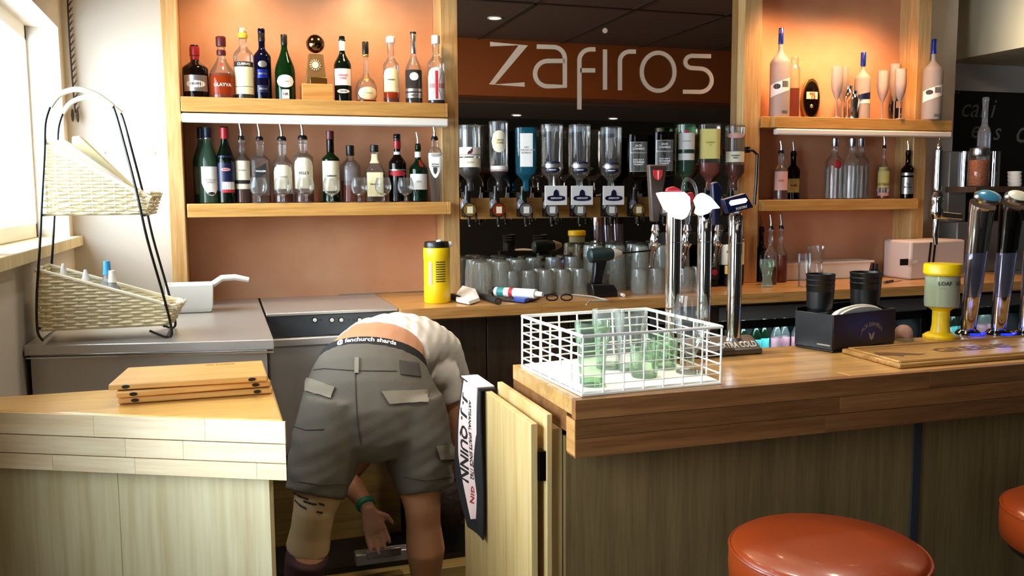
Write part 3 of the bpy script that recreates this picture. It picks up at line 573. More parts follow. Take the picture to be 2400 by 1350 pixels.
for sx_, sz_ in ((1, 1), (-1, 1), (1, -1), (-1, -1)):
    rr = span(uj.location.copy(), 41)/2*.97; hh = at(1021, 82, y=3.66).z - Z1; zc_ = .255*hh
    def pp(a, b, o=.0009): th = -PI/2 + a/rr; return Vector(((rr+o)*math.cos(th), (rr+o)*math.sin(th), zc_ + b))
    g = MB(); n = 5
    A = [(sx_*(.008 + .013*i/n), sz_*(.012 + .042*i/n)) for i in range(n+1)]
    g.add([pp(a, b+.003) for a, b in A] + [pp(a, b-.003) for a, b in A], [(i, i+1, n+2+i, n+1+i) for i in range(n)])
    o = g.build('flag_stripe', M['redlab' if sz_*sx_ > 0 else 'bluecap'], uj); 
LL = 'bottles on the lower shelf left of the mirror'; Z2 = 1.5305
verm = dict(power=2, gl='palegreenglass', caps=((.86, .99, 1.15, 'navy'), (.84, .86, 1.15, 'silver')))
B('green vermouth bottle at the far left of the lower shelf, half hidden', 470, 298, 42, Z2, 3.765, .52, .84, .38, labs=((.12, .48, 60, 'silverlab'),), group=LL, **verm)
B('green vermouth bottle with navy cap and pale label, left of the red-capped one', 484, 297, 46, Z2, 3.695, .52, .84, .38, labs=((.10, .48, 60, 'whitelab', 'shield', 'EXTRA DRY|BIANCO', .008, 'greyink', 15), (.11, .15, 22, 'ink', 'oval', None, 0, None, 15)), group=LL, **verm)
B('dark vermouth bottle with bright red cap and black label', 525, 297, 45, Z2, 3.695, .52, .84, .38, gl='darkgreen', caps=((.84, .99, 1.2, 'redcap'),), labs=((.16, .62, 62, 'navy'), (.42, .46, 30, 'pinklab', 'oval', 'ROSSO', .007, 'redlab'), (.18, .28, 40, 'whitelab', 'rect', None, 0, None, 15), (.14, .18, 40, 'redlab', 'rect', None, 0, None, 15)), group=LL)
def whisky(label, px, pt, pw, f=.2, **k): B(label, px, pt, pw, Z2, k.pop('y', 3.71), k.pop('sb', .66), k.pop('ss', .80), k.pop('rn', .36), liq=k.pop('liq', 'amber'), fill=f, group=LL, pour=k.pop('pour', True), **k)
whisky('nearly empty clear whisky bottle with pourer and brown band, beside the red-capped vermouth', 564, 288, 38, .22, labs=((.36, .66, 66, 'paper', 'rect', 'WHISKY', .008, 'greyink'), (.31, .36, 66, 'ink'), (.22, .30, 66, 'paper')))
whisky('clear square whisky bottle with slanted black label and pourer', 607, 290, 44, .12, power=5, labs=((.42, .58, 30, 'ink', 'slant', 'WALKER', .009, 'whitelab'),))
whisky('clear whisky bottle with pourer and plain cream label', 659, 290, 47, .14, sb=.6, ss=.76, rn=.42, labs=((.22, .60, 62, 'paper', 'arch', 'GROUSE', .009, 'greyink'),))
whisky('clear whisky bottle with pourer and arched cream label reading BELLS', 708, 287, 47, .16, sb=.70, ss=.80, rn=.44, labs=((.22, .70, 66, 'paper', 'arch', "BELL'S", .015, 'ink'),))
B('tall green whiskey bottle with maroon cap and cream label', 773, 307, 42, Z2, 3.71, .60, .70, .38, gl='greenglass', liq='darkgreen', fill=.3, caps=((.88, 1.0, 1.2, 'maroon'), (.70, .88, 1.12, 'darkglass')), labs=((.16, .58, 70, 'paper', 'rect', 'J AMESON', .010, 'ink'), (.74, .85, 40, 'whitelab')), group=LL)
B('short clear bottle of orange-red spirit with black cap', 820, 341, 48, Z2, 3.73, .62, .80, .32, liq='orange', fill=.38, caps=((.82, 1.0, 1.3, 'blackcap'),), labs=((.30, .70, 40, 'plasticclear'),), group=LL)
B('squat square bottle with black cap and large cream label', 877, 340, 48, Z2, 3.73, .50, .78, .32, power=5, liq='amber', fill=.48, caps=((.88, 1.0, 1.3, 'blackcap'),), labs=((.10, .52, 40, 'cream', 'rect', 'TENNESSEE', .008, 'ink'), (.68, .84, 50, 'cream', 'rect')), group=LL)
B('dark port bottle with red neck foil', 930, 314, 42, Z2, 3.73, .56, .72, .36, gl='darkglass', caps=((.88, 1.0, 1.1, 'blackcap'), (.78, .90, 1.2, 'redcap'), (.62, .74, 1.1, 'whitelab')), labs=((.38, .46, 66, 'redlab', 'oval'), (.46, .48, 66, 'silverlab')), group=LL)
B('green gin bottle with red seal, white label and pourer', 979, 310, 44, Z2, 3.72, .58, .78, .30, gl='greenglass', liq='greenglass', fill=.5, pour=True, caps=((.80, .90, 1.2, 'whitelab'),), labs=((.22, .50, 64, 'whitelab', 'rect', 'GIN', .012, 'greyink'), (.62, .76, 22, 'redlab', 'oval', None, 0, None, 25)), group=LL)
B('clear tapering bottle with pourer and white shield label, last on the lower left shelf', 1018, 290, 36, Z2, 3.655, pour=True, tops=((.55, 0), (.62, .02), (.98, .72), (1, .76), (.8, .84), (.45, .88), (.4, 1)), rn=.42, power=4, labs=((.38, .78, 48, 'whitelab', 'shield', 'ESTON|VODKA', .008, 'ink'), (.44, .55, 18, 'ink', 'shield')), group=LL)
# trophy
q = at(741, 200, y=3.70); t = thing('globe_trophy', 'glass trophy with metal globe and sun emblem on a wooden block', 'trophy', (q.x, 3.70, Z1))
def tp(px, py, y=3.70): return at(px, py, y=y)
z0 = at(741, 199, y=3.70).z; x0, x1 = tp(706, 230).x, tp(781, 230).x
MB().prism([(x0, 3.66, Z1), (x1, 3.66, Z1), (tp(778, 200).x, 3.66, z0), (tp(706, 200).x, 3.66, z0)], (0, .09, 0)).build('wooden_block', M['oak_x'], t, bevel=.002)
z2 = at(739, 128, y=3.70).z
MB().prism([(tp(716, 199).x, 3.68, z0), (tp(765, 199).x, 3.68, z0), (tp(756, 128).x, 3.68, z2), (tp(722, 128).x, 3.68, z2)], (0, .03, 0)).build('glass_body', glass('trophy_glass', 'b09a70', '6a5a40', .45, 'a08050'), t, bevel=.002)
MB().box(tp(720, 0).x, 3.672, z0+.002, tp(760, 0).x, 3.68, z0+.027).build('plaque', M['brass'], t, bevel=.001)
MB().ball(tp(739, 103), span(tp(739, 103), 43)/2, 24).build('globe', mat('bronze_metal', '6a5436', .15, 1), t)
c = tp(739, 152, 3.677); g = MB().lathe([(.013, -.002), (.013, .002)], c, 16, axis=(0, 1, 0))
for i in range(14):
    a = 2*PI*i/14; d = Vector((math.cos(a), 0, math.sin(a))); g.tube([c + d*.016, c + d*.022], .0016, 6)
g.build('sun_emblem', M['cream'], t)
# brandy glasses
def glass_obj(name, prof, m, label, cat, loc, group=None, seg=20, base=None):
    o = MB().lathe(prof, seg=seg, cap1=False).build(name, M[m], label=label, category=cat, group=group)
    o.location = loc; return o
SN = [(.030, 0), (.029, .002), (.006, .006), (.005, .022), (.008, .028), (.026, .038), (.034, .055), (.034, .072), (.027, .100)]
pg = None
for px in (607, 664, 718, 778, 842, 899, 951):
    p = at(px, 472, y=3.645); p.z = Z2
    if pg is None: pg = glass_obj('brandy_glass', SN, 'clear', '', 'glass', p, 'brandy glasses on the lower left shelf'); o = pg
    else: o = dup(pg, p)
    o['label'] = {607: 'stemmed brandy glass before the slanted black label bottle', 664: 'stemmed brandy glass before the plain cream label whisky', 718: "stemmed brandy glass before the arched label whisky",
                  778: 'stemmed brandy glass before the tall green whiskey bottle', 842: 'stemmed brandy glass beside the orange-red spirit bottle', 899: 'stemmed brandy glass before the squat square bottle', 951: 'stemmed brandy glass between port and green gin bottles'}[px]
# ------------------------------------------------------------------ right shelves
ZR1, ZR2 = 1.9175, 1.5275; UR = 'bottles on the right shelves'
vod = dict(sb=.60, ss=.76, rn=.22, gl='frosted', group='frosted blue-capped vodka bottles', k=.9)
VL = ((.26, .40, 64, 'whitelab', 'slant'), (.31, .37, 22, 'ink', 'oval', None, 0, None, -20), (.33, .40, 20, 'silverlab', 'rect', None, 0, None, 30), (.04, .07, 20, 'silverlab', 'rect', None, 0, None, 30))
B('largest frosted bottle with blue foil neck, left end of the upper right shelf', 1831, 66, 48, ZR1, 3.69, caps=((.82, 1.0, 1.15, 'bluecap'),), labs=VL, **vod)
B('smallest frosted bottle with blue foil neck, behind the flutes', 2024, 123, 38, ZR1, 3.72, caps=((.80, 1.0, 1.5, 'bluecap'),), labs=((.28, .38, 66, 'navy', 'slant'), (.24, .30, 66, 'whitelab')), **vod)
B('frosted bottle with blue foil neck, right end overhanging the oak post', 2190, 92, 46, ZR1, 3.652, caps=((.82, 1.0, 1.25, 'bluecap'),), labs=VL, **vod)
B('slim clear square bottle beside the oval brewery plaque', 1863, 135, 24, ZR1, 3.76, .8, .9, .6, power=5, liq='orange', fill=.5, group=UR)
q = at(1996, 230, y=3.72); 
for px, h, y in ((1988, .17, 3.76), (2000, .14, 3.72)):
    p = at(px, 260, y=y); p.z = ZR1
    o = MB().lathe([(.026, 0), (.03, .002), (.034, h*.7), (.026, h*.8), (.016, h*.9), (.018, h)], seg=20).build('cocktail_shaker', M['chrome'], label='tall chrome cocktail shaker behind the flutes' if h > .15 else 'short chrome cocktail shaker before the taller one', category='cocktail shaker', group='chrome cocktail shakers'); o.location = p
FL = [(.026, 0), (.026, .002), (.004, .008), (.0035, .08), (.010, .092), (.024, .13), (.028, .165), (.026, .235)]
pf = None
for px, pt, y, lb in ((1960, 156, 3.65, 'frosted champagne flute, front one of the left pair'), (1972, 158, 3.70, 'frosted champagne flute, rear one of the left pair'), (2067, 166, 3.67, 'frosted champagne flute standing between shaker and round plaque'), (2108, 162, 3.64, 'frosted champagne flute in front of the round plaque'), (2095, 150, 3.74, 'clear champagne flute behind the frosted one by the round plaque')):
    p = at(px, 265, y=y); p.z = ZR1; h = at(px, pt, y=y).z - ZR1
    if pf is None: pf = MB().lathe(FL, seg=18, cap1=False).build('champagne_flute', M['frostflute'], category='flute', group='champagne flutes on the upper right shelf'); o = pf; o.location = p
    else: o = dup(pf, p)
    o.scale = (1, 1, h/.235); o['label'] = lb
for px, py, hx, hz, y, nm in ((1902, 217, .052, .103, 3.80, 'tall oval brewery plaque leaning on the upper right shelf'), (2112, 222, .068, .072, 3.80, 'round brewery plaque leaning behind the flutes')):
    q = at(px, py, y=y); t = thing('brewery_plaque', nm, 'plaque', (q.x, y, ZR1), 'brewery plaques')
    cz = ZR1 + hz + .002; el = lambda k, e=1.0: [(q.x + math.copysign(abs(math.cos(a))**e, math.cos(a))*hx*k, math.copysign(abs(math.sin(a))**1, math.sin(a))*hz*k) for a in [2*PI*i/28 for i in range(28)]]
    MB().prism([(a, y, cz+b) for a, b in el(1.0)], (0, .012, 0)).build('rim', M['brass' if hx < .06 else 'darkchrome'], t, bevel=.002)
    MB().prism([(a, y-.003, cz+b) for a, b in el(.84)], (0, .003, 0)).build('black_field', M['darkglass'], t)
    MB().box(q.x-.032, y-.006, cz+.0, q.x+.032, y-.0035, cz+.035).build('banner', M['cream'], t)
    lettering('BEER', .014, M['redlab'], t, plane_fn((q.x, y-.0075, cz+.025), (1, 0, 0), (0, 0, 1)), .0004)
    lettering('12', .026, M['redlab'], t, plane_fn((q.x+.005, y-.0078, cz+.008), (1, 0, 0), (0, 0, 1)), .001)
    MB().ball((q.x, y-.004, cz-.035), .010, 8, sy=.3).build('crest', M['silverlab'], t)
B('clear spirit bottle with pourer and red label, left end of the lower right shelf', 1832, 330, 34, ZR2, 3.665, .62, .78, .4, liq='amber', fill=.2, pour=True, labs=((.2, .6, 60, 'pinklab', 'rect', 'RED', .014, 'redlab'),), group=UR)
B('brown spirit bottle with black pourer behind the red label bottle', 1861, 332, 32, ZR2, 3.77, .62, .78, .4, gl='darkglass', pour=True, labs=((.15, .45, 60, 'ylabel', 'rect', 'RUM', .013, 'ink'),), group=UR)
for px, y, lb in ((1957, 3.70, 'clear bottle with silver cap standing left of its two twins'), (1998, 3.665, 'clear bottle with silver cap, front one of the pair'), (2019, 3.775, 'clear bottle with silver cap, rear one of the pair')):
    B(lb, px, 324, 40, ZR2, y, .60, .78, .34, gl='clear', liq='clear', fill=.55, caps=((.86, 1.0, 1.3, 'silver'),), labs=((.5, .64, 30, 'redlab', 'oval', None, 0, None, 20),) if px == 1957 else (), group='clear silver-capped bottles on the lower right shelf')
B('slim yellow liqueur bottle with pourer', 2074, 316, 28, ZR2, 3.71, .52, .80, .30, liq='orange', fill=.10, pour=True, labs=((.22, .62, 66, 'ylabel', 'rect', None), (.26, .31, 66, 'gold'), (.06, .12, 66, 'pinklab')), group=UR)
B('dark bottle with ornate silver label and black pourer beside the right post', 2130, 330, 30, ZR2, 3.71, .62, .76, .36, gl='darkglass', pour=True, labs=((.50, .56, 70, 'silverlab'), (.10, .46, 60, 'silverlab', 'rect', 'TIA|MARIA', .013, 'ink')), group=UR)
# ------------------------------------------------------------------ optics and hanging bottles
OP = 'upturned spirit bottles hanging in optics'; YO = 3.61
ops = [(1100, 293, 54, 'clear', 'rum', .36, 'upturned whisky bottle with bird label, first on the left', ((.52, .66, 66, 'whitelab', 'rect', None), (.535, .56, 66, 'pinklab'), (.36, .50, 66, 'paper', 'rect', 'GROUSE', .009, 'greyink')), {}),
       (1168, 284, 46, 'clear', 'rum', .30, 'upturned clear whisky bottle with oval cream label, second from the left', ((.55, .86, 48, 'paper', 'oval', 'FAMOUS|GROUSE', .010, 'gold'), (.28, .36, 60, 'whitelab'), (.28, .31, 60, 'redlab')), {}),
       (1232, 299, 50, 'teal', None, 0, 'upturned teal gin bottle with tall white label', ((.38, .90, 32, 'whitelab', 'rect', 'GIN|LONDON DRY|BOMBAY', .010, 'greyink'),), dict(power=4)),
       (1293, 291, 54, 'clear', None, 0, 'upturned clear vodka bottle with blue emblem, left one of the three', (), {}),
       (1358, 292, 54, 'clear', None, 0, 'upturned clear vodka bottle with blue emblem, middle one of the three', (), {}),
       (1432, 297, 52, 'clear', None, 0, 'upturned clear vodka bottle with blue emblem, right one of the three', (), {}),
       (1495, 315, 50, 'darkglass', None, 0, 'left one of two upturned square black whiskey bottles', (), dict(power=6)),
       (1556, 310, 50, 'darkglass', None, 0, 'right one of two upturned square black whiskey bottles', (), dict(power=6)),
       (1608, 291, 46, 'palegreenglass', None, 0, 'upturned pale green spirit bottle with two white labels', ((.62, .86, 56, 'whitelab', 'rect', 'GORDONS', .008, 'greyink'), (.46, .56, 56, 'whitelab'), (.86, .90, 14, 'redlab')), {}),
       (1663, 291, 50, 'clear', 'orange', .42, 'upturned whisky bottle with large yellow label', ((.48, .92, 55, 'ylabel', 'rect', 'WHISKY|12', .010, 'gold'),), dict(power=4)),
       (1723, 294, 48, 'clear', 'amber', .40, 'upturned whisky bottle with two cream labels beside the oak post', ((.44, .60, 62, 'paper', 'rect', 'WHISKEY|IRISH', .009, 'ink'), (.80, .88, 56, 'pinklab', 'oval')), {})]
first = None
for i, (px, pt, pw, gl, liq, fill, lb, labs, kw) in enumerate(ops):
    zm = at(px, 448, y=YO).z; bl = dict(sb=.70, ss=.86, rn=.30)
    if gl == 'clear' and not liq: labs = ((.88, .96, 66, 'plasticclear'), (.34, .42, 52, 'silverlab', 'oval'), (.40, .44, 48, 'navy', 'oval'), (.28, .35, 44, 'navy', 'oval', 'SMIRNOV', .007, 'whitelab'))
    if gl == 'darkglass': labs = ((.34, .86, 40, 'silverlab', 'rect'), (.35, .66, 38, 'ink', 'rect', 'OLD NO 7|TENNESSEE|WHISKEY', .009, 'whitelab'), (.68, .85, 37, 'ink', 'rect', 'JACK|DANIELS', .012, 'whitelab'))
    bt = B(lb, px, pt, pw, zm, YO, gl=gl, liq=liq, fill=fill, labs=labs, group=OP, inv=True, **bl, **kw)
    if px == 1100:
        rr = span(bt.location.copy(), pw)/2*.97; hh = at(px, pt, y=YO).z - zm
        out = [(-.012, -.012), (.004, -.010), (.010, -.002), (.010, .012), (.013, .022), (.006, .010), (-.002, .004), (-.010, -.004)]
        def bf(a, b): th = -PI/2 + a/rr; return Vector(((rr+.0015)*math.cos(th), (rr+.0015)*math.sin(th), .60*hh + b))
        MB().add([bf(a, b) for a, b in out], [tuple(range(len(out)))]).build('bird_print', M['maroon'], bt)
    # optic
    r_ = {1100: 'gold', 1168: 'orange', 1495: 'gold'}.get(px, 'silverlab')
    q = Vector((at(px, 492, y=3.575).x, 3.575, at(px, 492, y=3.575).z))
    t = thing('optic_measure', 'wall optic with %s dial under the %s' % ({'gold': 'gold', 'orange': 'amber', 'silverlab': 'silver'}[r_], lb.replace('upturned ', '').replace(' with blue emblem', '').replace('one of two', '').replace(' one of the three', ' one').replace(', first on the left', '').replace(', second from the left', '').replace(' with two cream labels', '').replace('  ', ' ')), 'optic', q, 'spirit optics on the rail')
    MB().box(q.x-.012, 3.625, q.z-.03, q.x+.012, 3.664, q.z+.075).build('bracket', M['black'], t, bevel=.002)
    MB().lathe([(.013, .0), (.016, .01), (.016, .05), (.011, .07), (.009, .10)], (q.x, YO, q.z+.0), 14).build('neck_collar', M['black'] if i != 2 else M['greenglass'], t)
    MB().lathe([(.0305, -.006), (.0305, .012), (.026, .016)], q, 20, axis=(0, 1, 0)).build('dial_housing', M['black'], t)
    dl = MB().lathe([(.0265, -.011), (.0265, -.005)], q, 20, axis=(0, 1, 0)).build('dial', M[r_], t)
    MB().box(q.x-.012, q.y-.0125, q.z-.014, q.x+.012, q.y-.0112, q.z+.014).build('dial_print', M['paper'] if r_ != 'silverlab' else M['whitelab'], dl)
    MB().lathe([(.005, -.062), (.007, -.05), (.008, -.028)], (q.x, q.y+.005, q.z), 10).build('spout', M['black'], t)
    MB().ball((q.x, q.y+.0, q.z-.066), .005, 8).build('spout_tip', M['silver'], t)
    MB().tube([(q.x+.02, q.y+.02, q.z+.01), (q.x+.032, q.y+.005, q.z-.02), (q.x+.028, q.y, q.z-.05)], .004, 8).build('lever', M['black'], t)
    MB().lathe([(.004, .0), (.016, .006), (.018, .03), (.009, .045)], (q.x-.018, q.y+.012, q.z+.0), 12).build('chamber', M['plasticclear'], t)
    if px in (1293, 1358, 1432):
        s_ = at(px + (10 if px == 1293 else 6), 458, y=3.555); 
        s = MB().box(s_.x-.0505, 3.553, s_.z-.041, s_.x+.0505, 3.557, s_.z+.041).build('sign_card', M['whitelab'], t, bevel=.001, label='white card with dark emblem')
        el = [(s_.x + math.cos(a)*.041, 3.5515, s_.z-.012 + math.copysign(abs(math.sin(a))**.6, math.sin(a))*.012) for a in [2*PI*k/20 for k in range(20)]]
        MB().prism(el, (0, .001, 0)).prism([(s_.x-.014, 3.5516, s_.z-.002), (s_.x+.014, 3.5516, s_.z-.002), (s_.x+.010, 3.5516, s_.z+.018), (s_.x, 3.5516, s_.z+.026), (s_.x-.010, 3.5516, s_.z+.018)], (0, .001, 0)).build('emblem', M['navy'], s, smooth=0)
        lettering('SMIRNOFF', .011, M['whitelab'], s, plane_fn((s_.x, 3.5505, s_.z-.012), (1, 0, 0), (0, 0, 1)), .0003)
# ------------------------------------------------------------------ upturned glasses on the worktop
PT = [(.043, 0), (.040, .10), (.034, .147), (.031, .150)]
TB = [(.034, 0), (.035, .03), (.033, .09), (.029, .108), (.026, .110)]
TL = [(.042, 0), (.037, .11), (.033, .19), (.030, .200)]
GA = 'upturned glasses crowded on the back worktop'
protos = {}
def upg(kind, prof, px, y, lab, m='tumbler', zoff=0):
    p = at(px, 690, y=y); p.z = ZT + .0005 + zoff
    if kind not in protos:
        o = MB().lathe(prof, seg=16, cap0=False).build(kind, M[m], category='glass', group=GA); protos[kind] = o; o.location = p
        MB().lathe([(prof[-2][0]*.97, prof[-2][1]-.008), (prof[-1][0], prof[-1][1]-.001)], seg=16, cap0=True).build('glass_base', M[m], o)
    else: o = dup(protos[kind], p)
    o['label'] = lab; return o
NTH = ['first', 'second', 'third', 'fourth', 'fifth', 'sixth', 'seventh', 'eighth', 'ninth']
for r, y in enumerate((3.66, 3.575, 3.49)):
    for i, px in enumerate(range(1112 + r*9, (1345, 1225, 1180)[r], 46)): upg('pint_glass', PT, px, y, '%s upturned pint glass from the left, %s row under the mirror' % (NTH[i], ('rear', 'middle', 'front')[r]))
for i, px in enumerate(range(1200, 1400, 40)): upg('tumbler_glass', TB, px, 3.475, '%s short upturned tumbler from the left in the front row behind the tools' % NTH[i])
for i, px in enumerate(range(1262, 1345, 40)): upg('tumbler_glass', TB, px, 3.56, '%s short upturned tumbler from the left in the second row behind the tools' % NTH[i])
for r, y in enumerate((3.66, 3.57, 3.48)):
    for i, px in enumerate(range(1384 + r*12 + (92 if r == 2 else 0), 1600, 50)):
        upg('tall_glass', TL, px, y, '%s tall upturned glass from the left, %s row right of the drill' % (NTH[i], ('rear', 'middle', 'front')[r]), m='tumbler')
for i, px in enumerate((1498, 1538, 1604, 1636)): upg('tumbler_glass', TB, px, 3.395, '%s short upturned tumbler from the left before the tall glasses' % NTH[i])
# ------------------------------------------------------------------ bottles and boxes on the right worktop
BW = 'bottles on the right back worktop'
B('dark bottle with pourer against the oak post on the right worktop', 1786, 506, 34, ZT+.001, 3.72, .5, .72, .34, gl='darkglass', pour=True, group=BW)
B('clear bottle with black and silver pourer, middle of the three on the worktop', 1808, 503, 32, ZT+.001, 3.56, .5, .72, .34, liq='amber', fill=.3, pour=True, group=BW)
B('clear bottle with black and silver pourer, right of the three on the worktop', 1832, 503, 32, ZT+.001, 3.637, .5, .72, .34, liq='orange', fill=.5, pour=True, group=BW)
B('dark wine bottle with red print between the chrome columns', 1668, 505, 44, ZT+.001, 3.60, .56, .74, .34, gl='darkgreen', caps=((.8, 1, 1.15, 'blackcap'),), labs=((.10, .30, 60, 'ink'), (.16, .24, 20, 'redlab', 'oval', None, 0, None, 20)), group=BW)
B('broad black bottle with big cream label behind the right chrome column', 1714, 492, 64, ZT+.001, 3.60, .60, .78, .30, gl='darkglass', labs=((.28, .62, 80, 'paper', 'rect', 'BAILEYS', .014, 'ink'), (.16, .27, 30, 'brass')), group=BW)
# cola glass, tumblers
q = at(1797, 672, z=ZT); CG = [(.026, 0), (.027, .004), (.019, .035), (.026, .075), (.034, .10), (.033, .125)]
o = glass_obj('soda_glass', CG, 'greenish', 'green-footed flared soda glass near the edge of the right back worktop', 'glass', Vector((q.x, q.y, ZT+.0005)))
q = at(1884, 672, z=ZT); o = glass_obj('highball_glass', [(.024, 0), (.026, .003), (.029, .15)], 'clear', 'tall clear highball glass left of the white tray', 'glass', Vector((q.x, q.y, ZT+.0005)))
q = at(1910, 648, y=3.60); o = glass_obj('tumbler_glass', [(.032, 0), (.034, .003), (.037, .085)], 'clear', 'lower clear tumbler of the stack before the white tray', 'glass', Vector((q.x, 3.60, ZT+.0005)))
o = glass_obj('tumbler_glass', [(.032, 0), (.034, .003), (.040, .085)], 'clear', 'upper clear tumbler of the stack before the white tray', 'glass', Vector((q.x, 3.60, ZT+.0875)))
t = thing('plastic_tray', 'long white lidded plastic tray against the copper wall', 'tray', (2.75, 3.74, ZT))
xa, xb = at(1822, 650, y=3.72).x, at(2028, 650, y=3.72).x
MB().prism([(xa+.02, 3.68, ZT+.0005), (xb-.02, 3.68, ZT+.0005), (xb, 3.68, ZT+.075), (xa, 3.68, ZT+.075)], (0, .12, 0)).build('tray_body', M['white'], t, bevel=.003)
MB().box(xa-.012, 3.67, ZT+.0755, xb+.012, 3.81, ZT+.087).build('lid', M['white'], t, bevel=.003)
for px, pt, w, lb in ((2052, 618, 20, 'small dark lidded jar left of the steel cylinders'), (2083, 580, 20, 'tallest steel cylinder beside the white box'), (2100, 590, 22, 'middle steel cylinder beside the white box'), (2119, 600, 20, 'shortest steel cylinder beside the white box')):
    q = at(px, pt, y=3.70); r = span(q, w)/2; h = q.z - ZT
    t = MB().lathe([(r*.95, .0005), (r, .003), (r, h*.55), (r*.6, h*.62), (r*.6, h)] if w == 20 else [(r*.95, .0005), (r, .003), (r, h*.98), (r*.9, h)], seg=18).build('steel_container', M['steel_z' if px > 2060 else 'black'], label=lb, category='container', group='small containers by the white box'); t.location = (q.x, 3.70, ZT)
t = thing('ice_bucket', 'white plastic box with black strap lines and dark label plate', 'box', at(2190, 650, y=3.55))
xa, xb, zt_ = at(2134, 600, y=3.5).x, at(2262, 600, y=3.5).x, at(2190, 563, y=3.5).z
MB().box(xa, 3.5, ZT+.0005, xb, 3.69, zt_).build('body', M['beigebox'], t, bevel=.012)
for px in (2168, 2178): MB().prism([at(px+12, 568, y=3.499), at(px+16, 568, y=3.499), at(px+8, 640, y=3.499), at(px+4, 640, y=3.499)], (0, -.002, 0)).build('seam_line', M['black'], t, smooth=0)
MB().box(at(2136, 0, y=3.49).x, 3.492, at(2150, 621, y=3.49).z, at(2154, 0, y=3.49).x, 3.4995, at(2150, 606, y=3.49).z).build('label_plate', M['black'], t)
lettering('OFF', .018, M['whitelab'], t, plane_fn(at(2145, 614, y=3.491), (1, 0, 0), (0, 0, 1)), .0006)
t = thing('bar_knife', 'small knife lying on the right back worktop', 'knife', at(2090, 657, z=ZT))
a, b, c = at(2072, 662, z=ZT+.006), at(2092, 658, z=ZT+.006), at(2112, 655, z=ZT+.006)
MB().tube([a, b], .006, 8).build('handle', M['black'], t); MB().obox((b+c)/2 - Vector((0,0,.002)), (c-b)/2, (0, .008, 0), (0, 0, .001)).build('blade', M['silver'], t)
# ------------------------------------------------------------------ things behind, right of the shelves
t = thing('coffee_machine', 'grey metal machine with two upright chrome tubes below the blackboard', 'machine', (3.9, 3.75, ZT))
xa = at(2222, 400, y=3.75).x; MB().box(xa+.05, 3.72, ZT, 4.6, 3.84, at(2250, 520, y=3.75).z).box(xa, 3.74, at(0+2240, 520, y=3.75).z, xa+.12, 3.84, at(2240, 355, y=3.75).z).build('body', M['greymach'], t, bevel=.006)
for px in (2258, 2328):
    q = at(px, 440, y=3.735); MB().lathe([(.028, 0), (.028, at(px, 355, y=3.735).z - q.z)], (q.x, 3.735, q.z), 18).build('chrome_tube', M['chrome'], t)
q = at(2292, 437, y=3.60); MB().box(3.56, 3.50, q.z-.03, 4.6, 3.70, q.z-.001).box(4.3, 3.5, 0, 4.6, 3.7, q.z-.03).build('high_ledge', M['darkwood'], label='dark ledge carrying the snack jar below the blackboard', category='ledge')
t = thing('snack_jar', 'glass jar filled with orange snacks with glass lid below the blackboard', 'jar', (q.x, 3.6, q.z))
r = span(q, 46)/2; zj = at(2292, 372, y=3.6).z - q.z; zl = at(2292, 343, y=3.6).z - q.z
MB().lathe([(r*.95, 0), (r, .006), (r, zj), (r*.85, zj+.012)], q, 20, cap1=False).build('jar_body', M['clear'], t)
MB().lathe([(r*.9, .004), (r*.94, .01), (r*.94, zj*.95)], q, 20).build('snacks', M['pretzel'], t, kind='stuff')
MB().lathe([(r*.92, zj+.013), (r*.98, zj+.02), (r*.9, zl-.01), (r*.3, zl)], q, 20).build('lid', M['silver'], t)
B('clear bottle standing before the blackboard behind the snack jar', 2311, 228, 30, q.z, 3.66, .6, .72, .45, gl='plasticclear', k=.8)
for i, (px, w) in enumerate(((2378, 36),)):
    for k in range(4):
        s = at(px, 432 - k*10, y=3.6); o = MB().lathe([(.030, 0), (.034, .018), (.032, .0185)], seg=18, cap1=False).build('white_cup', M['whitecap'], label=['lowest', 'second', 'third', 'topmost'][k] + ' white cup of the stack right of the snack jar', category='cup', group='stacked white cups'); o.location = (s.x, 3.6, q.z + k*.0195)
# ------------------------------------------------------------------ tools, tub and drill on the worktop
t = thing('wipes_tub', 'yellow tub of wipes with black lid beside the oak post', 'tub', at(1025, 694, y=3.45)); q = at(1025, 690, y=3.42); q.z = ZT
q.y = 3.42; r = span(q, 62)/2; H_ = at(1025, 580, y=3.42).z - ZT
MB().lathe([(r*.94, .0005), (r, .006), (r, H_*.30), (r*.985, H_*.32), (r*.985, H_*.78), (r, H_*.8), (r, H_*.985), (r*.97, H_)], q, 28).build('tub_body', M['yellow'], t)
MB().lathe([(r*.93, H_), (r*.93, H_+.018), (r*.86, H_+.024)], q, 28).build('lid', M['black'], t)
MB().ball(q + Vector((.005, -.02, H_+.026)), .012, 10, sz=.5).build('wipe_tip', M['white'], t)
MB().ball(q + Vector((r*.98, -.01, H_+.012)), .012, 8).build('wipe_end', M['white'], t)
fw = lambda a, b: q + Vector((r*1.0*math.cos(-PI/2-.05+a/r)*1.005, r*1.005*math.sin(-PI/2-.05+a/r), H_*.55+b))
for i in range(9):
    g = MB(); w_ = .020; z_ = -.034 + i*.0095; n_ = 6
    g.add([fw(.006 - w_ + 2*w_*k/n_, z_) for k in range(n_+1)] + [fw(.006 - w_ + 2*w_*k/n_, z_+.0035) for k in range(n_+1)], [(k, k+1, n_+2+k, n_+1+k) for k in range(n_)]); g.build('print_line', M['ink'], t, smooth=0)
g = MB(); g.add([fw(-.044 + .005*k, -.045) for k in range(4)] + [fw(-.044 + .005*k, .045) for k in range(4)], [(k, k+1, k+5, k+4) for k in range(3)]).build('side_label', M['pinklab'], t, smooth=0)
t = thing('cordless_drill', 'dark green cordless drill standing on its battery before the glasses', 'drill', at(1412, 692, z=ZT)); yd = 3.37
def dp(px, py): return at(px, py, y=yd)
zsh = ZT - dp(1410, 697).z
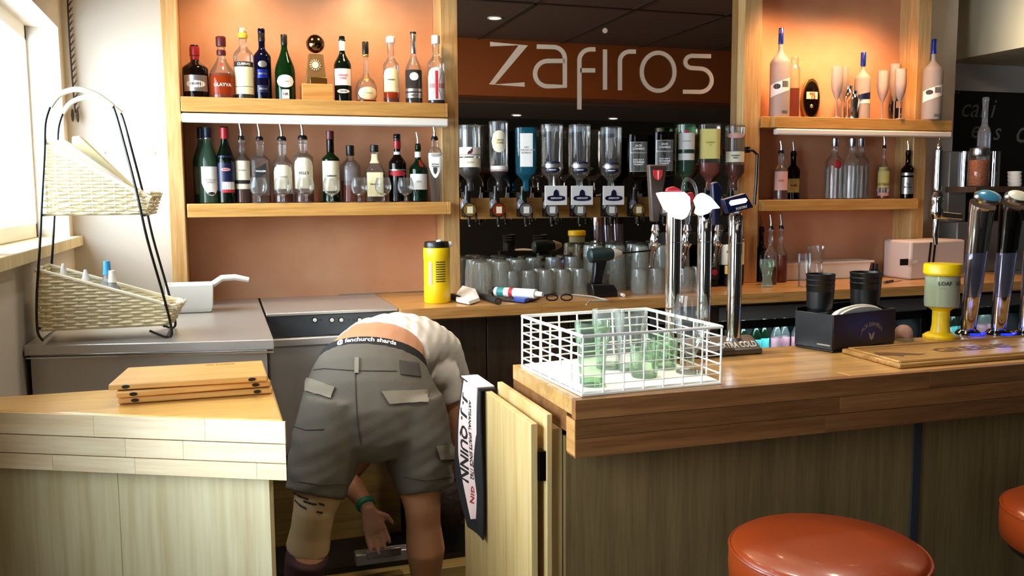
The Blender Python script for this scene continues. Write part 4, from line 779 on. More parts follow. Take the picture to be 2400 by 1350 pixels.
def dz(px, py): p = dp(px, py); return p + Vector((0, 0, zsh*.0))
c0 = dz(1412, 597); rr = span(c0, 34)/2
MB().lathe([(rr*.7, -.062), (rr, -.055), (rr*1.02, .0), (rr*.9, .03), (rr*.75, .045)], c0, 18, axis=(1, 0, .05)).build('motor_body', M['drillgreen'], t)
MB().lathe([(rr*.85, .046), (rr*.6, .07), (rr*.35, .085)], c0, 16, axis=(1, 0, .05)).build('chuck', M['white'], t)
MB().tube([c0 + Vector((.085, 0, .004)), c0 + Vector((.235, 0, .012))], .0032, 8).build('drill_bit', M['darkchrome'], t)
def slab(px0, px1, py, hw): p0, p1 = dz(px0, py), dz(px1, py); return [(p0.x, yd-hw, p0.z), (p1.x, yd-hw, p1.z), (p1.x, yd+hw, p1.z), (p0.x, yd+hw, p0.z)]
MB().ring([slab(1392, 1420, 612, .016), slab(1390, 1412, 640, .017), slab(1386, 1408, 664, .019)]).build('grip', M['black'], t, bevel=.005)
MB().ring([slab(1380, 1432, 664, .028), slab(1382, 1440, 678, .034), slab(1384, 1442, 694, .034)]).build('battery', M['black'], t, bevel=.005)
MB().box(dz(1418, 0).x, yd-.036, dz(0, 690).z, dz(1436, 0).x, yd-.0345, dz(0, 682).z).build('badge', M['silverlab'], t)
MB().box(dz(1395, 0).x, yd-.017-rr*.0-.002, c0.z-.004, dz(1412, 0).x, yd-.018, c0.z+.004).build('maker_plate', M['silverlab'], t)
def lay(px0, py0, px1, py1, r): a, b = at(px0, py0, z=ZT+r), at(px1, py1, z=ZT+r); return a, b
a, b = lay(1160, 683, 1272, 690, .035); t = thing('sealant_cartridge', 'white sealant tube with teal and red bands lying by the glasses', 'sealant tube', a); d = (b-a); l = d.length
MB().lathe([(.018, 0), (.019, .002), (.019, l*.86)], a, 18, axis=d).build('tube_body', M['white'], t)
MB().lathe([(.0195, l*.08), (.0195, l*.22)], a, 18, axis=d).build('teal_band', M['tealp'], t); MB().lathe([(.0195, l*.33), (.0195, l*.41)], a, 18, axis=d).build('red_band', M['redlab'], t)
MB().lathe([(.02, -.004), (.02, .004)], a, 18, axis=d).build('end_cap', M['black'], t); MB().lathe([(.012, l*.86), (.009, l)], a, 12, axis=d).build('nozzle', M['white'], t)
a, b = lay(1104, 686, 1168, 706, .014); t = thing('torch', 'black hand torch lying among the tools', 'torch', a); d = b-a
MB().lathe([(.010, 0), (.011, d.length*.6), (.014, d.length*.8), (.014, d.length)], a, 16, axis=d).build('torch_body', M['matt'], t); MB().lathe([(.011, d.length+.0005), (.011, d.length+.001)], a, 16, axis=d).build('torch_lens', M['silver'], t)
t = thing('scraper', 'white plastic scraper with black grip next to the yellow tub', 'scraper', at(1100, 700, z=ZT))
z_ = ZT+.004; pl = [at(1070, 708, z=z_), at(1100, 714, z=z_), at(1126, 706, z=z_), at(1116, 684, z=z_+.035), at(1086, 676, z=z_+.035), at(1072, 694, z=z_+.01)]
MB().prism(pl, (0, .012, .012)).build('blade', M['white'], t, bevel=.002); MB().tube([at(1052, 694, z=ZT+.014), at(1080, 700, z=ZT+.013)], [.013, .011], 10).build('grip', M['matt'], t)
t = thing('snips', 'open snips with bright blue handles on the worktop edge', 'snips', at(1240, 705, z=ZT))
MB().prism([at(1200, 700, z=ZT+.004), at(1236, 690, z=ZT+.004), at(1268, 690, z=ZT+.004), at(1262, 700, z=ZT+.004), at(1230, 710, z=ZT+.004), at(1206, 708, z=ZT+.004)], (0, 0, .016)).build('handle', M['bluehandle'], t, bevel=.003)
MB().prism([at(1160, 702, z=ZT+.006), at(1206, 700, z=ZT+.006), at(1206, 706, z=ZT+.006)], (0, 0, .004)).build('jaw', M['silver'], t)
t = thing('safety_glasses', 'black safety glasses folded on the worktop below the drill', 'glasses', at(1310, 700, z=ZT))
for px in (1294, 1328):
    c = at(px, 697, z=ZT+.014); MB().tube([c + Vector((.024*math.cos(a), .004*math.sin(a), .012*math.sin(a))) for a in [2*PI*i/14 for i in range(14)]], .003, 6, closed=True).build('lens_frame', M['black'], t)
MB().tube([at(1276, 692, z=ZT+.012), at(1300, 686, z=ZT+.006), at(1345, 688, z=ZT+.005)], .003, 6).build('temple', M['black'], t)
MB().tube([at(1340, 690, z=ZT+.005), at(1390, 695, z=ZT+.005), at(1425, 704, z=ZT+.005), at(1382, 706, z=ZT+.005), at(1374, 714, z=ZT+.004)], .0035, 6).build('loose_cable', M['greyink'], label='thin grey cable lying below the drill', category='cable')
t = MB().tube([at(1455, 690, z=ZT+.008), at(1462, 692, z=ZT+.008)], .007, 10).build('white_cork', M['white'], label='small white plug lying right of the drill battery', category='plug')
# ------------------------------------------------------------------ scoop on the steel counter
t = thing('ice_scoop', 'white plastic square jug with long handle behind the basket stand', 'jug', at(450, 735, z=ZT))
J = [at(392, 736, z=ZT+.001), at(500, 732, z=ZT+.001)]; wd = Vector((.0, .10, 0)); up = at(446, 668, y=J[0].y).z - ZT
def quad(p0, p1, z, g=0): return [Vector((p0.x-g, p0.y-g, z)), Vector((p1.x+g, p1.y-g, z)), Vector((p1.x+g, p1.y+.13+g, z)), Vector((p0.x-g, p0.y+.13+g, z))]
def inn(p0, p1, z, g): return quad(p0 + Vector((2*g, 2*g, 0))*.5, p1 + Vector((-2*g, 2*g, 0))*.5, z, 0)
mb = MB(); mb.ring([quad(*J, ZT+.001, -.006), quad(*J, ZT+.02, 0), quad(*J, ZT+up, .003), [p + Vector((sx, sy, 0)) for p, sx, sy in zip(quad(*J, ZT+up, .003), (.006, -.006, -.006, .006), (.006, .006, -.006, -.006))], [p + Vector((sx, sy, 0)) for p, sx, sy in zip(quad(*J, ZT+.02, 0), (.006, -.006, -.006, .006), (.006, .006, -.006, -.006))]])
mb.build('jug_body', M['white'], t, bevel=.004)
hp = [Vector((J[1].x, J[1].y+.06, ZT+up-.006)), at(520, 652, y=J[1].y+.06), at(550, 650, y=J[1].y+.06), at(583, 656, y=J[1].y+.06)]
MB().tube(hp, [.012, .012, .012, .010], 10).build('handle', M['white'], t)
# ------------------------------------------------------------------ two-tier wicker basket stand
t = thing('basket_stand', 'two-tier black wire stand holding sloping cream wicker baskets', 'basket stand', at(240, 800, z=ZT))
fl, frr = at(95, 800, z=ZT+.005), at(398, 792, z=ZT+.005); yf = (fl.y + frr.y)/2; DY = .21
def cr(pts, n=5):
    out = []
    for i in range(len(pts)-1):
        p0, p1, p2, p3 = (Vector(pts[max(0, i-1)]), Vector(pts[i]), Vector(pts[i+1]), Vector(pts[min(len(pts)-1, i+2)]))
        for k in range(n):
            u = k/n; out.append(.5*((2*p1) + (p2-p0)*u + (2*p0-5*p1+4*p2-p3)*u*u + (-p0+3*p1-3*p2+p3)*u**3))
    return out + [Vector(pts[-1])]
archw = [(100, 798), (88, 775), (86, 700), (92, 600), (98, 470), (104, 360), (106, 290), (117, 250)]
archr = [(265, 250), (278, 290), (318, 440), (345, 560), (385, 700), (402, 770), (400, 790), (385, 797), (350, 775)]
hand = [(117, 250), (140, 222), (180, 209), (222, 220), (250, 238), (265, 250)]
def wire(pts, y, name, m, r, dy=0):
    q = [at(px, py, y=yf) + Vector((0, dy, 0)) for px, py in pts]; q = [Vector((p.x, p.y, max(p.z, ZT+.0045))) for p in q]
    return MB().tube(cr(q), r, 8).build(name, m, t)
for dy in (0, DY):
    wire(archw, yf, 'wire_leg', M['blackwire'], .0038, dy); wire(archr, yf, 'wire_leg', M['blackwire'], .0038, dy); wire(hand, yf, 'cane_handle', M['rim'], .0075, dy)
for px, py in ((98, 505), (338, 505), (92, 770), (385, 765), (100, 797), (392, 797)):
    p = at(px, py, y=yf); p.z = max(p.z, ZT+.004); MB().tube([p, p + Vector((0, DY, 0))], .0035, 8).build('cross_wire', M['blackwire'], t)
def weave(name, TL_, TR_, BL, BR, rows, mk):
    tl, tr, bl, br = [at(*p, y=yf+.012) for p in (TL_, TR_, BL, BR)]; y0, y1 = yf+.012, yf+DY-.012; ext = .03
    root = None; g = MB(); zb_ = (bl.z+br.z)/2
    def rimz(x): f = (x - tl.x)/(tr.x - tl.x); return tl.z + (tr.z - tl.z)*max(-.1, min(1.15, f))
    top = max(tl.z, tr.z); n = 0; z = zb_
    dzs = (top - zb_)/rows
    pitch = .030
    while z < top - .004:
        u = (z - zb_)/(top - zb_); xl = bl.x + (tl.x-bl.x)*u; xr = (br.x + (tr.x - br.x)*min(1, (z-zb_)/(tr.z-zb_+1e-6)))
        xe = xr + ext*min(1, .25 + .9*max(0, z-zb_)/(tr.z-zb_+1e-6))
        if z > tr.z: xe = tl.x + (tr.x - tl.x)*(tl.z - z)/(tl.z - tr.z)
        loop = [(xl, y0)] ; pts = []
        ph = PI*(n % 2)
        k = max(4, int((xe-xl)/.006))
        for i in range(k+1):
            x = xl + (xe-xl)*i/k; pts.append(Vector((x, y0 + .0026*math.sin(x*PI/pitch*1 + ph), z)))
        if z <= tr.z:
            for i in range(1, 25):
                y = y0 + (y1-y0)*i/24; bul = .02*math.sin(PI*i/24); pts.append(Vector((xe + bul + .0026*math.sin(y*PI/pitch + ph), y, z)))
            pts += [Vector((xe - (xe-xl)*i/k, y1 - .0026*math.sin((xe - (xe-xl)*i/k)*PI/pitch + ph), z)) for i in range(1, k+1)]
            pts += [Vector((xl - .0026*math.sin(y*PI/pitch), y, z)) for y in [y1 + (y0-y1)*i/20 for i in range(1, 20)]]
            g.tube(pts, .0042, 5, closed=True)
        else:
            g.tube(pts, .0042, 5); g.tube([Vector((p.x, y1 + (p.y-y0), p.z)) for p in pts], .0042, 5)
            g.tube([Vector((xl - .0026*math.sin(y*PI/pitch), y, z)) for y in [y1 + (y0-y1)*i/20 for i in range(0, 21)]], .0042, 5)
        n += 1; z += dzs
    bk = g.build(name, M['wicker'], t, label=mk)
    s = MB(); x = bl.x + .012
    while x < br.x:
        s.tube([(x, y0, zb_-.004), (x, y0, rimz(x)-.004)], .0024, 5); s.tube([(x, y1, zb_-.004), (x, y1, rimz(x)-.004)], .0024, 5); x += pitch
    for y in [y0 + (y1-y0)*i/6 for i in range(1, 6)]: s.tube([(br.x+.02, y, zb_), (tr.x+ext+.03*math.sin(PI*(y-y0)/(y1-y0)), y, tr.z)], .0024, 5); s.tube([(bl.x, y, zb_), (tl.x, y, tl.z)], .0024, 5)
    s.build('basket_stake', M['wicker'], bk, kind='stuff')
    rim = [tl + Vector((-.006, -.002, 0)), tr + Vector((0, -.002, 0))]
    e = tr + Vector((ext, 0, -.012)); R_ = [tl + Vector((-.006, -.002, 0)), tl.lerp(tr, .5), tr, e, Vector((e.x+.02, (y0+y1)/2, e.z)), Vector((e.x, y1, e.z)), Vector((tr.x, y1, tr.z)), Vector((tl.x-.006, y1, tl.z))]
    MB().tube(R_, .0062, 8, closed=True).build('rim', M['rim'], bk)
    MB().box(bl.x+.004, y0+.004, zb_-.006, br.x+.02, y1-.004, zb_-.002).build('basket_floor', M['wicker'], bk)
    for px_ in (tl, tr): MB().tube([px_ + Vector((-.004, -.012, -.004)), px_ + Vector((.003, .006, .004))], .0055, 6).build('tie', M['rim'], bk)
weave('upper_basket', (103, 332), (325, 452), (100, 498), (335, 502), 21, 'smaller upper wicker basket')
weave('lower_basket', (90, 632), (385, 712), (93, 770), (383, 762), 19, 'larger lower wicker basket')
t2 = thing('napkin_stack', 'pale yellow folded napkins standing in the upper wicker basket', 'napkins', at(230, 490, y=yf+.1))
MB().prism([at(168, 320, y=yf+.12), at(186, 318, y=yf+.12), at(316, 440, y=yf+.12), at(300, 480, y=yf+.12), at(172, 470, y=yf+.12)], (0, .05, 0)).build('napkins', M['cream'], t2, bevel=.004)
MB().prism([at(125, 330, y=yf+.07), at(150, 326, y=yf+.07), at(290, 425, y=yf+.07), at(280, 480, y=yf+.07), at(125, 480, y=yf+.07)], (0, .03, 0)).build('napkins', M['white'], t2, bevel=.004)
SB = 'sauce bottles in the lower wicker basket'
for px, pt, m, lb in ((148, 618, 'whitecap', 'clear squeeze bottle with pointed white tip, left one in the lower basket'), (200, 632, 'whitecap', 'clear squeeze bottle with pointed white tip, right one in the lower basket'), (250, 612, 'bluehandle', 'clear spray bottle with bright blue cap in the lower basket'), (262, 634, 'whitecap', 'clear bottle with white nozzle in front of the blue-capped one')):
    q = at(px, pt, y=yf+.11 if px != 262 else yf+.07); zb_ = at(240, 766, y=yf+.012).z; h = q.z - zb_
    o = MB().lathe([(.024, 0), (.026, .004), (.026, h*.62), (.010, h*.76), (.009, h*.8)], seg=16).build('squeeze_bottle', M['plasticclear'], label=lb, category='bottle', group=SB); o.location = (q.x, q.y, zb_)
    MB().lathe([(.012, h*.78), (.011, h*.84), (.004 if px < 240 else .009, h)], seg=12).build('cap', mat('sky_blue_cap', '3fa0e0', .4) if px == 250 else M[m], o)
# ------------------------------------------------------------------ serving boards
t = None; nrm = None
for k, (fa, fb, ba, bb, lb) in enumerate((((276, 948), (640, 922), (262, 925), (620, 895), 'lowest wooden serving board of the stack'), ((272, 934), (636, 906), (264, 900), (615, 880), 'middle wooden serving board of the stack'), ((254, 916), (628, 894), (275, 862), (614, 846), 'topmost wooden serving board of the stack, slid to the left'))):
    z1 = ZB + .0005 + .0165*(k+1); zc_ = z1 - .015
    p0, p1 = at(*fa, z=zc_), at(*fb, z=zc_); dd_ = (p1-p0).normalized(); bk_ = Vector((-dd_.y, dd_.x, 0)); depth = .20
    if k < 2: depth = .19
    c4 = [p0, p1, p1 + bk_*depth - dd_*.012, p0 + bk_*depth + dd_*.012]
    t = thing('serving_board', lb, 'serving board', p0, 'stacked serving boards')
    b_ = MB().prism(c4, (0, 0, .014)).build('board', M['board'], t, bevel=.0035)
    for e_ in (.035, (p1-p0).length-.035):
        c = p0 + dd_*e_ + Vector((0, 0, .007)) - bk_*.0012; MB().lathe([(.004, -.001), (.004, .0012)], c, 14, sx=2.0, axis=-bk_).build('end_slot', M['black'], t)
    if k == 2:
        lettering('NO. 8 LODGE', .011, M['carve'], t, plane_fn(p0 + dd_*((p1-p0).length-.11) + bk_*.17 + Vector((0, 0, .0146)), dd_, bk_), .0003)
q = at(0, 590, x=XL+.0)
t = thing('window_box', 'small pale wooden box standing on the window ledge', 'box', (XL-.1, 2.66, 1.408))
MB().box(XL-.16, 2.50, 1.409, XL-.02, 2.695, 1.545).build('box_body', M['blind'], t, bevel=.004)
MB().box(XL-.165, 2.495, 1.5455, XL-.015, 2.70, 1.556).build('box_lid', M['blind'], t, bevel=.002)
# hanging twig garland in the corner
t = thing('twig_garland', 'thin dark thorny garland hanging in the wall corner above the ledge', 'garland', at(162, 0, y=3.82))
gp = [at(158 + (i/20)**1.5*20, -30 + i*15.5, y=3.82) for i in range(20)]; g = MB().tube(gp, .0035, 6)
for i, p in enumerate(gp[1:]):
    for k in (-1, 1): g.tube([p, p + Vector((.018*(1 if k > 0 else .6), -.006*k, .025))], [.0022, .001], 5)
g.build('twig', M['twig'], t)
for px, py in ((170, 270), (182, 272)): c = at(px, py, y=3.82); MB().ball(c, .012, 8, sz=2.2, sx=.5).build('seed_pod', M['twig'], t)
for px in (245, 362): MB().ball(at(px, 358, y=3.848), .005, 8, sy=.5).build('wall_screw', M['greyink'], label='small screw head in the pale wall, %s' % ('behind the wicker stand' if px < 300 else 'beside the oak post'), category='screw', group='screws in the pale wall')
# ------------------------------------------------------------------ white wire basket with glasses on the bar
t = thing('wire_basket', 'white coated wire glass basket on the corner of the bar top', 'basket', at(1460, 890, z=ZB))
Bc = [at(1365, 927, z=ZB+.004), at(1688, 897, z=ZB+.004), at(1520, 828, z=ZB+.004), at(1224, 858, z=ZB+.004)]
Tc = [at(1367, 789, z=ZB+.140), at(1692, 766, z=ZB+.140), at(1514, 724, z=ZB+.140), at(1224, 741, z=ZB+.140)]
MB().tube(Tc, .0042, 8, closed=True).build('rim_wire', M['whitewire'], t)
MB().tube(Bc, .004, 8, closed=True).build('base_wire', M['whitewire'], t)
for i in range(4):
    j = (i+1) % 4; nv = 7 if i % 2 == 0 else 6; g = MB()
    for k in range(nv):
        f = k/nv; g.tube([Bc[i].lerp(Bc[j], f), Tc[i].lerp(Tc[j], f)], .0019 if i == 0 else .0026, 6)
    for l in range(1, 6): g.tube([Bc[i].lerp(Tc[i], l/6), Bc[j].lerp(Tc[j], l/6)], .0014 if i == 0 else .0022, 6)
    g.build('side_grid', M['whitewire'], t)
g = MB()
for k in range(1, 9): g.tube([Bc[0].lerp(Bc[1], k/9), Bc[3].lerp(Bc[2], k/9)], .002, 5)
for k in range(1, 7): g.tube([Bc[0].lerp(Bc[3], k/7), Bc[1].lerp(Bc[2], k/7)], .002, 5)
g.build('base_grid', M['whitewire'], t)
ins = [c.lerp(sum(Bc, Vector())/4, .03) for c in Bc]
MB().prism([Vector((c.x, c.y, ZB+.0065)) for c in ins], (0, 0, .004)).build('glass_mat', M['mesh'], t, label='white plastic mat in the basket')
PU = [(.030, 0), (.031, .003), (.030, .012), (.0335, .08), (.041, .115), (.042, .150)]
gb = 'glasses in the white wire basket'; zg = ZB + .0112
for px, py, m, nm, lb in ((1388, 902, 'greenish', 'pint_glass', 'tall pint glass with green-tinted base at the front left of the wire basket'), (1425, 862, 'tumbler', 'pint_glass', 'pint glass behind the green-tinted one in the wire basket'), (1478, 868, 'tumbler', 'pint_glass', 'pint glass in the middle of the wire basket')):
    p = at(px, py, z=zg); o = glass_obj(nm, PU, m, lb, 'glass', p, gb, 24); MB().lathe([(.028, .001), (.0285, .013)], seg=24).build('glass_base', M['greenish'], o)
for px, py, lb in ((1510, 882, 'short tumbler near the front wires of the basket'), (1556, 862, 'short tumbler behind the front one in the basket'), (1535, 845, 'short tumbler at the rear of the basket')):
    p = at(px, py, z=zg); o = glass_obj('tumbler_glass', [(.030, 0), (.032, .004), (.036, .075)], 'greenish', lb, 'glass', p, gb, 20); MB().lathe([(.029, .001), (.030, .008)], seg=20).build('glass_base', M['tumbler'], o)
p = at(1618, 872, z=zg); hh = at(1628, 690, y=p.y).z - zg
glass_obj('beer_goblet', [(.036, 0), (.036, .003), (.010, .010), (.009, .035), (.016, .050), (.033, .085), (.041, .125), (.042, .165), (.036, hh)], 'clear', 'tall stemmed beer goblet rising from the right of the wire basket', 'glass', p, gb, 26)
# ------------------------------------------------------------------ chrome beer fonts in the middle
YC = 2.15
pl = at(1790, 829, z=ZB); xa, xb = at(1556, 800, y=2.10).x, at(1788, 800, y=pl.y).x
t = thing('font_plinth', 'grey wedge-shaped metal plinth with white lettering under the chrome columns', 'plinth', ((xa+xb)/2, 2.13, ZB))
y0 = pl.y; MB().prism([(xa, y0, ZB+.0005), (xa, y0, ZB+.014), (xa, y0+.055, ZB+.045), (xa, YB1-.006, ZB+.045), (xa, YB1-.006, ZB+.0005)], (xb-xa, 0, 0)).build('plinth_body', M['greyplinth'], t, bevel=.003)
sl = Vector((0, .055, .031)).normalized()
lettering('EXTRA COLD', .036, M['white'], t, plane_fn((at(1724, 806, y=y0+.03).x, y0+.0200, ZB+.0266), (1, 0, 0), sl), .0012, .55, .25)
CHR = 'slim chrome beer columns'
cols = []
for px, w, pt, lb in ((1578, 37, 500, 'chrome beer column with white pointed badge, left of the three'), (1650, 33, 500, 'chrome beer column with white splash badge, middle of the three'), (1722, 33, 505, 'chrome beer column with navy badge, right of the three')):
    q = at(px, 640, y=YC); t = thing('beer_font', lb, 'beer font', (q.x, YC, ZB+.046), CHR); r = span(q, w)/2; zt_ = at(px, pt, y=YC).z; cols.append((t, q.x, r, zt_))
    MB().lathe([(r, 0), (r, (zt_-ZB-.046)*.78)], (q.x, YC, ZB+.046), 28, rot=.1).build('column', M['chrome'], t)
    MB().lathe([(r, (zt_-ZB-.046)*.785), (r, zt_-ZB-.046), (r*.8, zt_-ZB-.04)], (q.x, YC, ZB+.046), 28).build('column_top', M['chrome'], t)
    MB().lathe([(r*1.25, 0), (r*1.1, .008)], (q.x, YC, ZB+.0455), 24).build('foot_ring', M['silver'], t)
def plate(pts, y, th, m, name, par, bev=.002, **k): return MB().prism([at(a, b, y=y) for a, b in pts], (0, th, 0)).build(name, m, par, bevel=bev, **k)
t = cols[0][0]
plate([(1544, 452), (1560, 450), (1606, 450), (1619, 462), (1620, 490), (1612, 508), (1602, 515), (1586, 510), (1562, 490)], 2.10, .022, M['badge'], 'lit_badge', t, .004)
plate([(1562, 448), (1566, 441), (1580, 437), (1592, 442), (1600, 449)], 2.11, .012, M['redlab'], 'red_crest', t)
t = cols[1][0]
plate([(1632, 470), (1640, 458), (1650, 452), (1668, 462), (1690, 488), (1672, 490), (1662, 500), (1645, 506), (1634, 500), (1638, 486)], 2.10, .020, mat('pale_splash_badge', 'dfe6fa', .3, emit=.9), 'lit_badge', t, .003)
MB().lathe([(.009, -.001), (.009, .004)], at(1656, 505, y=2.13), 14, axis=(0, 1, 0)).build('badge_screw', M['darkchrome'], t)
t = cols[2][0]
plate([(1697, 468), (1748, 453), (1767, 486), (1708, 501)], 2.10, .022, M['navy'], 'badge', t, .002)
plate([(1710, 476), (1713, 470), (1748, 464), (1752, 469), (1748, 475), (1714, 482)], 2.098, .002, M['badge'], 'badge_oval', t, 0)
lettering('FOSTERS', .009, M['whitelab'], t, plane_fn(at(1738, 487, y=2.097), Vector((1, 0, .22)).normalized(), Vector((-.2, 0, 1)).normalized()), .0003)
for i, (dx, m) in enumerate(((-44, 'tapwood'), (-42, 'clear'), (-40, 'navy'))):
    t, X_, r, zt_ = cols[i]; yb = YC + .07; cx = (1578, 650+1000, 1722)[i]
    q = at(cx+dx+2, 560, y=yb); tp = thing('beer_tap', ('chrome tap with dark tapered handle and red shield, left', 'chrome tap with clear looped handle, between left and middle columns', 'chrome tap with thin navy handle, between middle and right columns')[i], 'beer tap', q, 'beer taps behind the chrome columns')
    MB().tube([(X_ - r*.6, YC+.035, q.z+.002), (q.x+.02, yb-.01, q.z+.002)], [.017, .017], 14).build('shank', M['darkchrome'], tp)
    MB().lathe([(.006, -.028), (.014, -.018), (.016, 0), (.010, .018), (.013, .024), (.009, .040)], q, 16).build('tap_body', M['chrome'], tp)
    e = at(cx+dx-9, 628, y=yb-.02); MB().tube([q + Vector((0, 0, -.012)), q.lerp(e, .5), e], [.009, .0075, .006], 10).build('spout', M['chrome'], tp)
    if i == 0:
        h_ = [at(a, b, y=yb) for a, b in ((1530, 520), (1545, 520), (1565, 386), (1522, 386))]; MB().prism(h_, (0, .022, 0)).build('handle', M['tapwood'], tp, bevel=.004)
        s_ = [at(a, b, y=yb-.003) for a, b in ((1532, 398), (1553, 398), (1553, 410), (1549, 418), (1543, 423), (1536, 418), (1532, 410))]; MB().prism(s_, (0, .003, 0)).build('red_shield', M['redlab'], tp)
        MB().prism([at(a, b, y=yb-.004) for a, b in ((1541, 400), (1545, 400), (1544, 420), (1542, 420))], (0, .001, 0)).build('dagger_mark', M['pinklab'], tp)
    elif i == 1:
        MB().tube(cr([at(a, b, y=yb) for a, b in ((1610, 525), (1604, 470), (1600, 440), (1608, 420), (1624, 428), (1632, 450), (1630, 475), (1618, 490), (1612, 525))]), .005, 8).build('handle', M['clear'], tp)
        MB().prism([at(a, b, y=yb+.002) for a, b in ((1604, 470), (1602, 455), (1624, 450), (1630, 462), (1622, 478))], (0, .01, 0)).build('red_insert', M['redlab'], tp, bevel=.002)
    else:
        MB().prism([at(a, b, y=yb) for a, b in ((1676, 530), (1688, 530), (1694, 440), (1682, 425), (1670, 430))], (0, .02, 0)).build('handle', M['navy'], tp, bevel=.004)
# ------------------------------------------------------------------ napkin caddy
cf, cr2, cb = at(1952, 828, z=ZB), at(2097, 806, z=ZB), at(1886, 809, z=ZB)
t = thing('bar_caddy', 'black plastic napkin caddy with grey lettering and two cup wells', 'bar caddy', cf)
u = (cr2-cf); v = (cb-cf); h = at(1952, 724, x=cf.x).z - ZB if False else .102
u.z = 0; v.z = 0; un = u.normalized(); vn = Vector((-un.y, un.x, 0)); v = vn*max(.12, v.length*.95)
base = [cf, cf+u, cf+u+v, cf+v]
MB().prism([p + Vector((0, 0, .001)) for p in base], (0, 0, .006)).build('base', M['black'], t, bevel=.003)
def wall(a, b, th, hh, nm='wall'):
    d = (b-a).normalized(); n_ = Vector((-d.y, d.x, 0))*th; return MB().prism([a, b, b+n_, a+n_], (0, 0, hh)).build(nm, M['black'], t, bevel=.0015)
zo = Vector((0, 0, .0072))
wall(cf+zo, cf+u+zo, .003, h, 'front_wall'); wall(cf+u+vn*.0035+zo, cf+u+v+zo, .003, h); wall(cf+v+zo-Vector((0, 0, 0)), cf+zo+vn*.0035, .003, h); wall(cf+u+v+zo-un*.0035, cf+v+zo+un*.0035, .003, h+.01, 'back_wall')
MB().prism([cf+un*.004+v*.45+zo, cf+u-un*.004+v*.45+zo, cf+u-un*.004+v*.47+zo, cf+un*.004+v*.47+zo], (0, 0, h)).build('divider', M['black'], t)
cm = cf + u*.60 - vn*.0008; lp = plane_fn(cm + Vector((0, 0, .062)), un, (0, 0, 1))
vs, fs = glyphs("JACK DANIEL'S", .0175, .0004)
R_ = .06; MB().add([lp(R_*math.sin(v_.x/R_)*1.0, v_.y - R_*(1-math.cos(v_.x/R_))*.8 + .008) for v_ in vs], fs).build('lettering', M['greyink'], t, smooth=0)
g = MB(); cc = cm + Vector((0, 0, .038)); g.prism([lp(a, b-.024) for a, b in ((-.014, .008), (-.004, .004), (0, -.008), (.004, .004), (.014, .008), (.008, -.010), (0, -.016), (-.008, -.010))], -vn*.0006); g.build('emblem', M['greyink'], t, smooth=0)
g = MB(); sdd = vn; q0 = cf + vn*.01 - un*.0006; MB().prism([q0 + Vector((0, 0, .018)), q0 + vn*.045 + Vector((0, 0, .018)), q0 + vn*.045 + Vector((0, 0, .022)), q0 + Vector((0, 0, .022))], -un*.0006).build('side_mark', M['greyink'], t, smooth=0)
for px, pt, w, lb in ((1924, 636, 66, 'left'), (2030, 632, 72, 'right')):
    p = cf + v*.74 + u*(.22 if lb == 'left' else .74); p.z = ZB+.0085; q = at(px, pt, y=p.y); hh = q.z - p.z; r = span(q, w)/2
    t3 = thing('cup_stack', lb + ' stack of black plastic cups standing in the caddy', 'cup stack', p, 'black cup stacks in the caddy'); p = Vector((q.x, p.y, p.z))
    for k in range(3): MB().lathe([(r*.72, hh*.05*k), (r*.74, hh*(.05*k+.02)), (r*(.97+.01*k), hh*(.8+.07*k)), (r*(1+.01*k), hh*(.8+.07*k)+.003), (r*(.97+.01*k), hh*(.8+.07*k)+.006), (r*.9, hh*(.5+.05*k))], p, 22, cap1=False).build('cup', M['black'], t3)
p = cf + u*.62 + v*.22; t3 = thing('napkins', 'folded white paper napkins bulging from the front of the black caddy', 'napkins', Vector((p.x, p.y, ZB+.01)))
g = MB(); n_ = 14
for k in range(3):
    y_ = v*(.14 + .09*k); rows = []
    pts = [cf + u*(.18 + .72*i/n_) + y_ + Vector((0, 0, .1 + .022*math.sin(PI*i/n_)**.6 + (.004 if k == 1 else 0))) for i in range(n_+1)]
    pts += [cf + u*.90 + y_ + Vector((0, 0, .02)), cf + u*.18 + y_ + Vector((0, 0, .02))]
    MB().prism(pts, vn*.008).build('napkin', M['white'], t3, bevel=.002)
# ------------------------------------------------------------------ dispenser, stone, plaque, towers
q = at(2203, 792, z=ZB); t = thing('yellow_dispenser', 'yellow and clear plastic dispenser on a yellow foot beside the chrome towers', 'dispenser', q)
k = span(q, 1)
zz = lambda py: at(2205, py, y=q.y).z - ZB
MB().lathe([(38*k, .0005), (38*k, .008), (30*k, .016), (22*k, .020), (19*k, zz(760)), (19*k, zz(728)), (26*k, zz(722)), (36*k, zz(718))], q, 28).build('foot', M['yellow'], t)
MB().lathe([(37*k, zz(717)), (38*k, zz(710)), (38*k, zz(646))], q, 28, cap0=False, cap1=False).build('clear_drum', glass('dispenser_clear', 'dfe6cc', 'b0b89a', .35, 'dde2c8'), t)
MB().lathe([(35*k, zz(716)), (36*k, zz(708)), (36*k, zz(650))], q, 28).build('paper_roll', M['palegreen'], t)
MB().lathe([(38*k, zz(645)), (42*k, zz(640)), (42*k, zz(622)), (40*k, zz(618)), (36*k, zz(618))], q, 28).build('lid', M['yellow'], t)
for dx, ya in ((-.5, 0), (.55, 0)):
    fn = lambda a, b: q + Vector((38.5*k*math.cos(-PI/2+dx-.1+a/(38*k)), 38.5*k*math.sin(-PI/2+dx-.1+a/(38*k)), zz(662)+b)); lettering('LOAF', .016, M['ink'], t, fn, .0005); 
    fn2 = lambda a, b: q + Vector((38.5*k*math.cos(-PI/2+dx-.1+a/(38*k)), 38.5*k*math.sin(-PI/2+dx-.1+a/(38*k)), zz(672)+b)); lettering('straws', .009, M['greyink'], t, fn2, .0002)
q = at(2117, 797, z=ZB); t = thing('pink_stone', 'small domed pink stone on a clear base right of the caddy', 'stone', q)
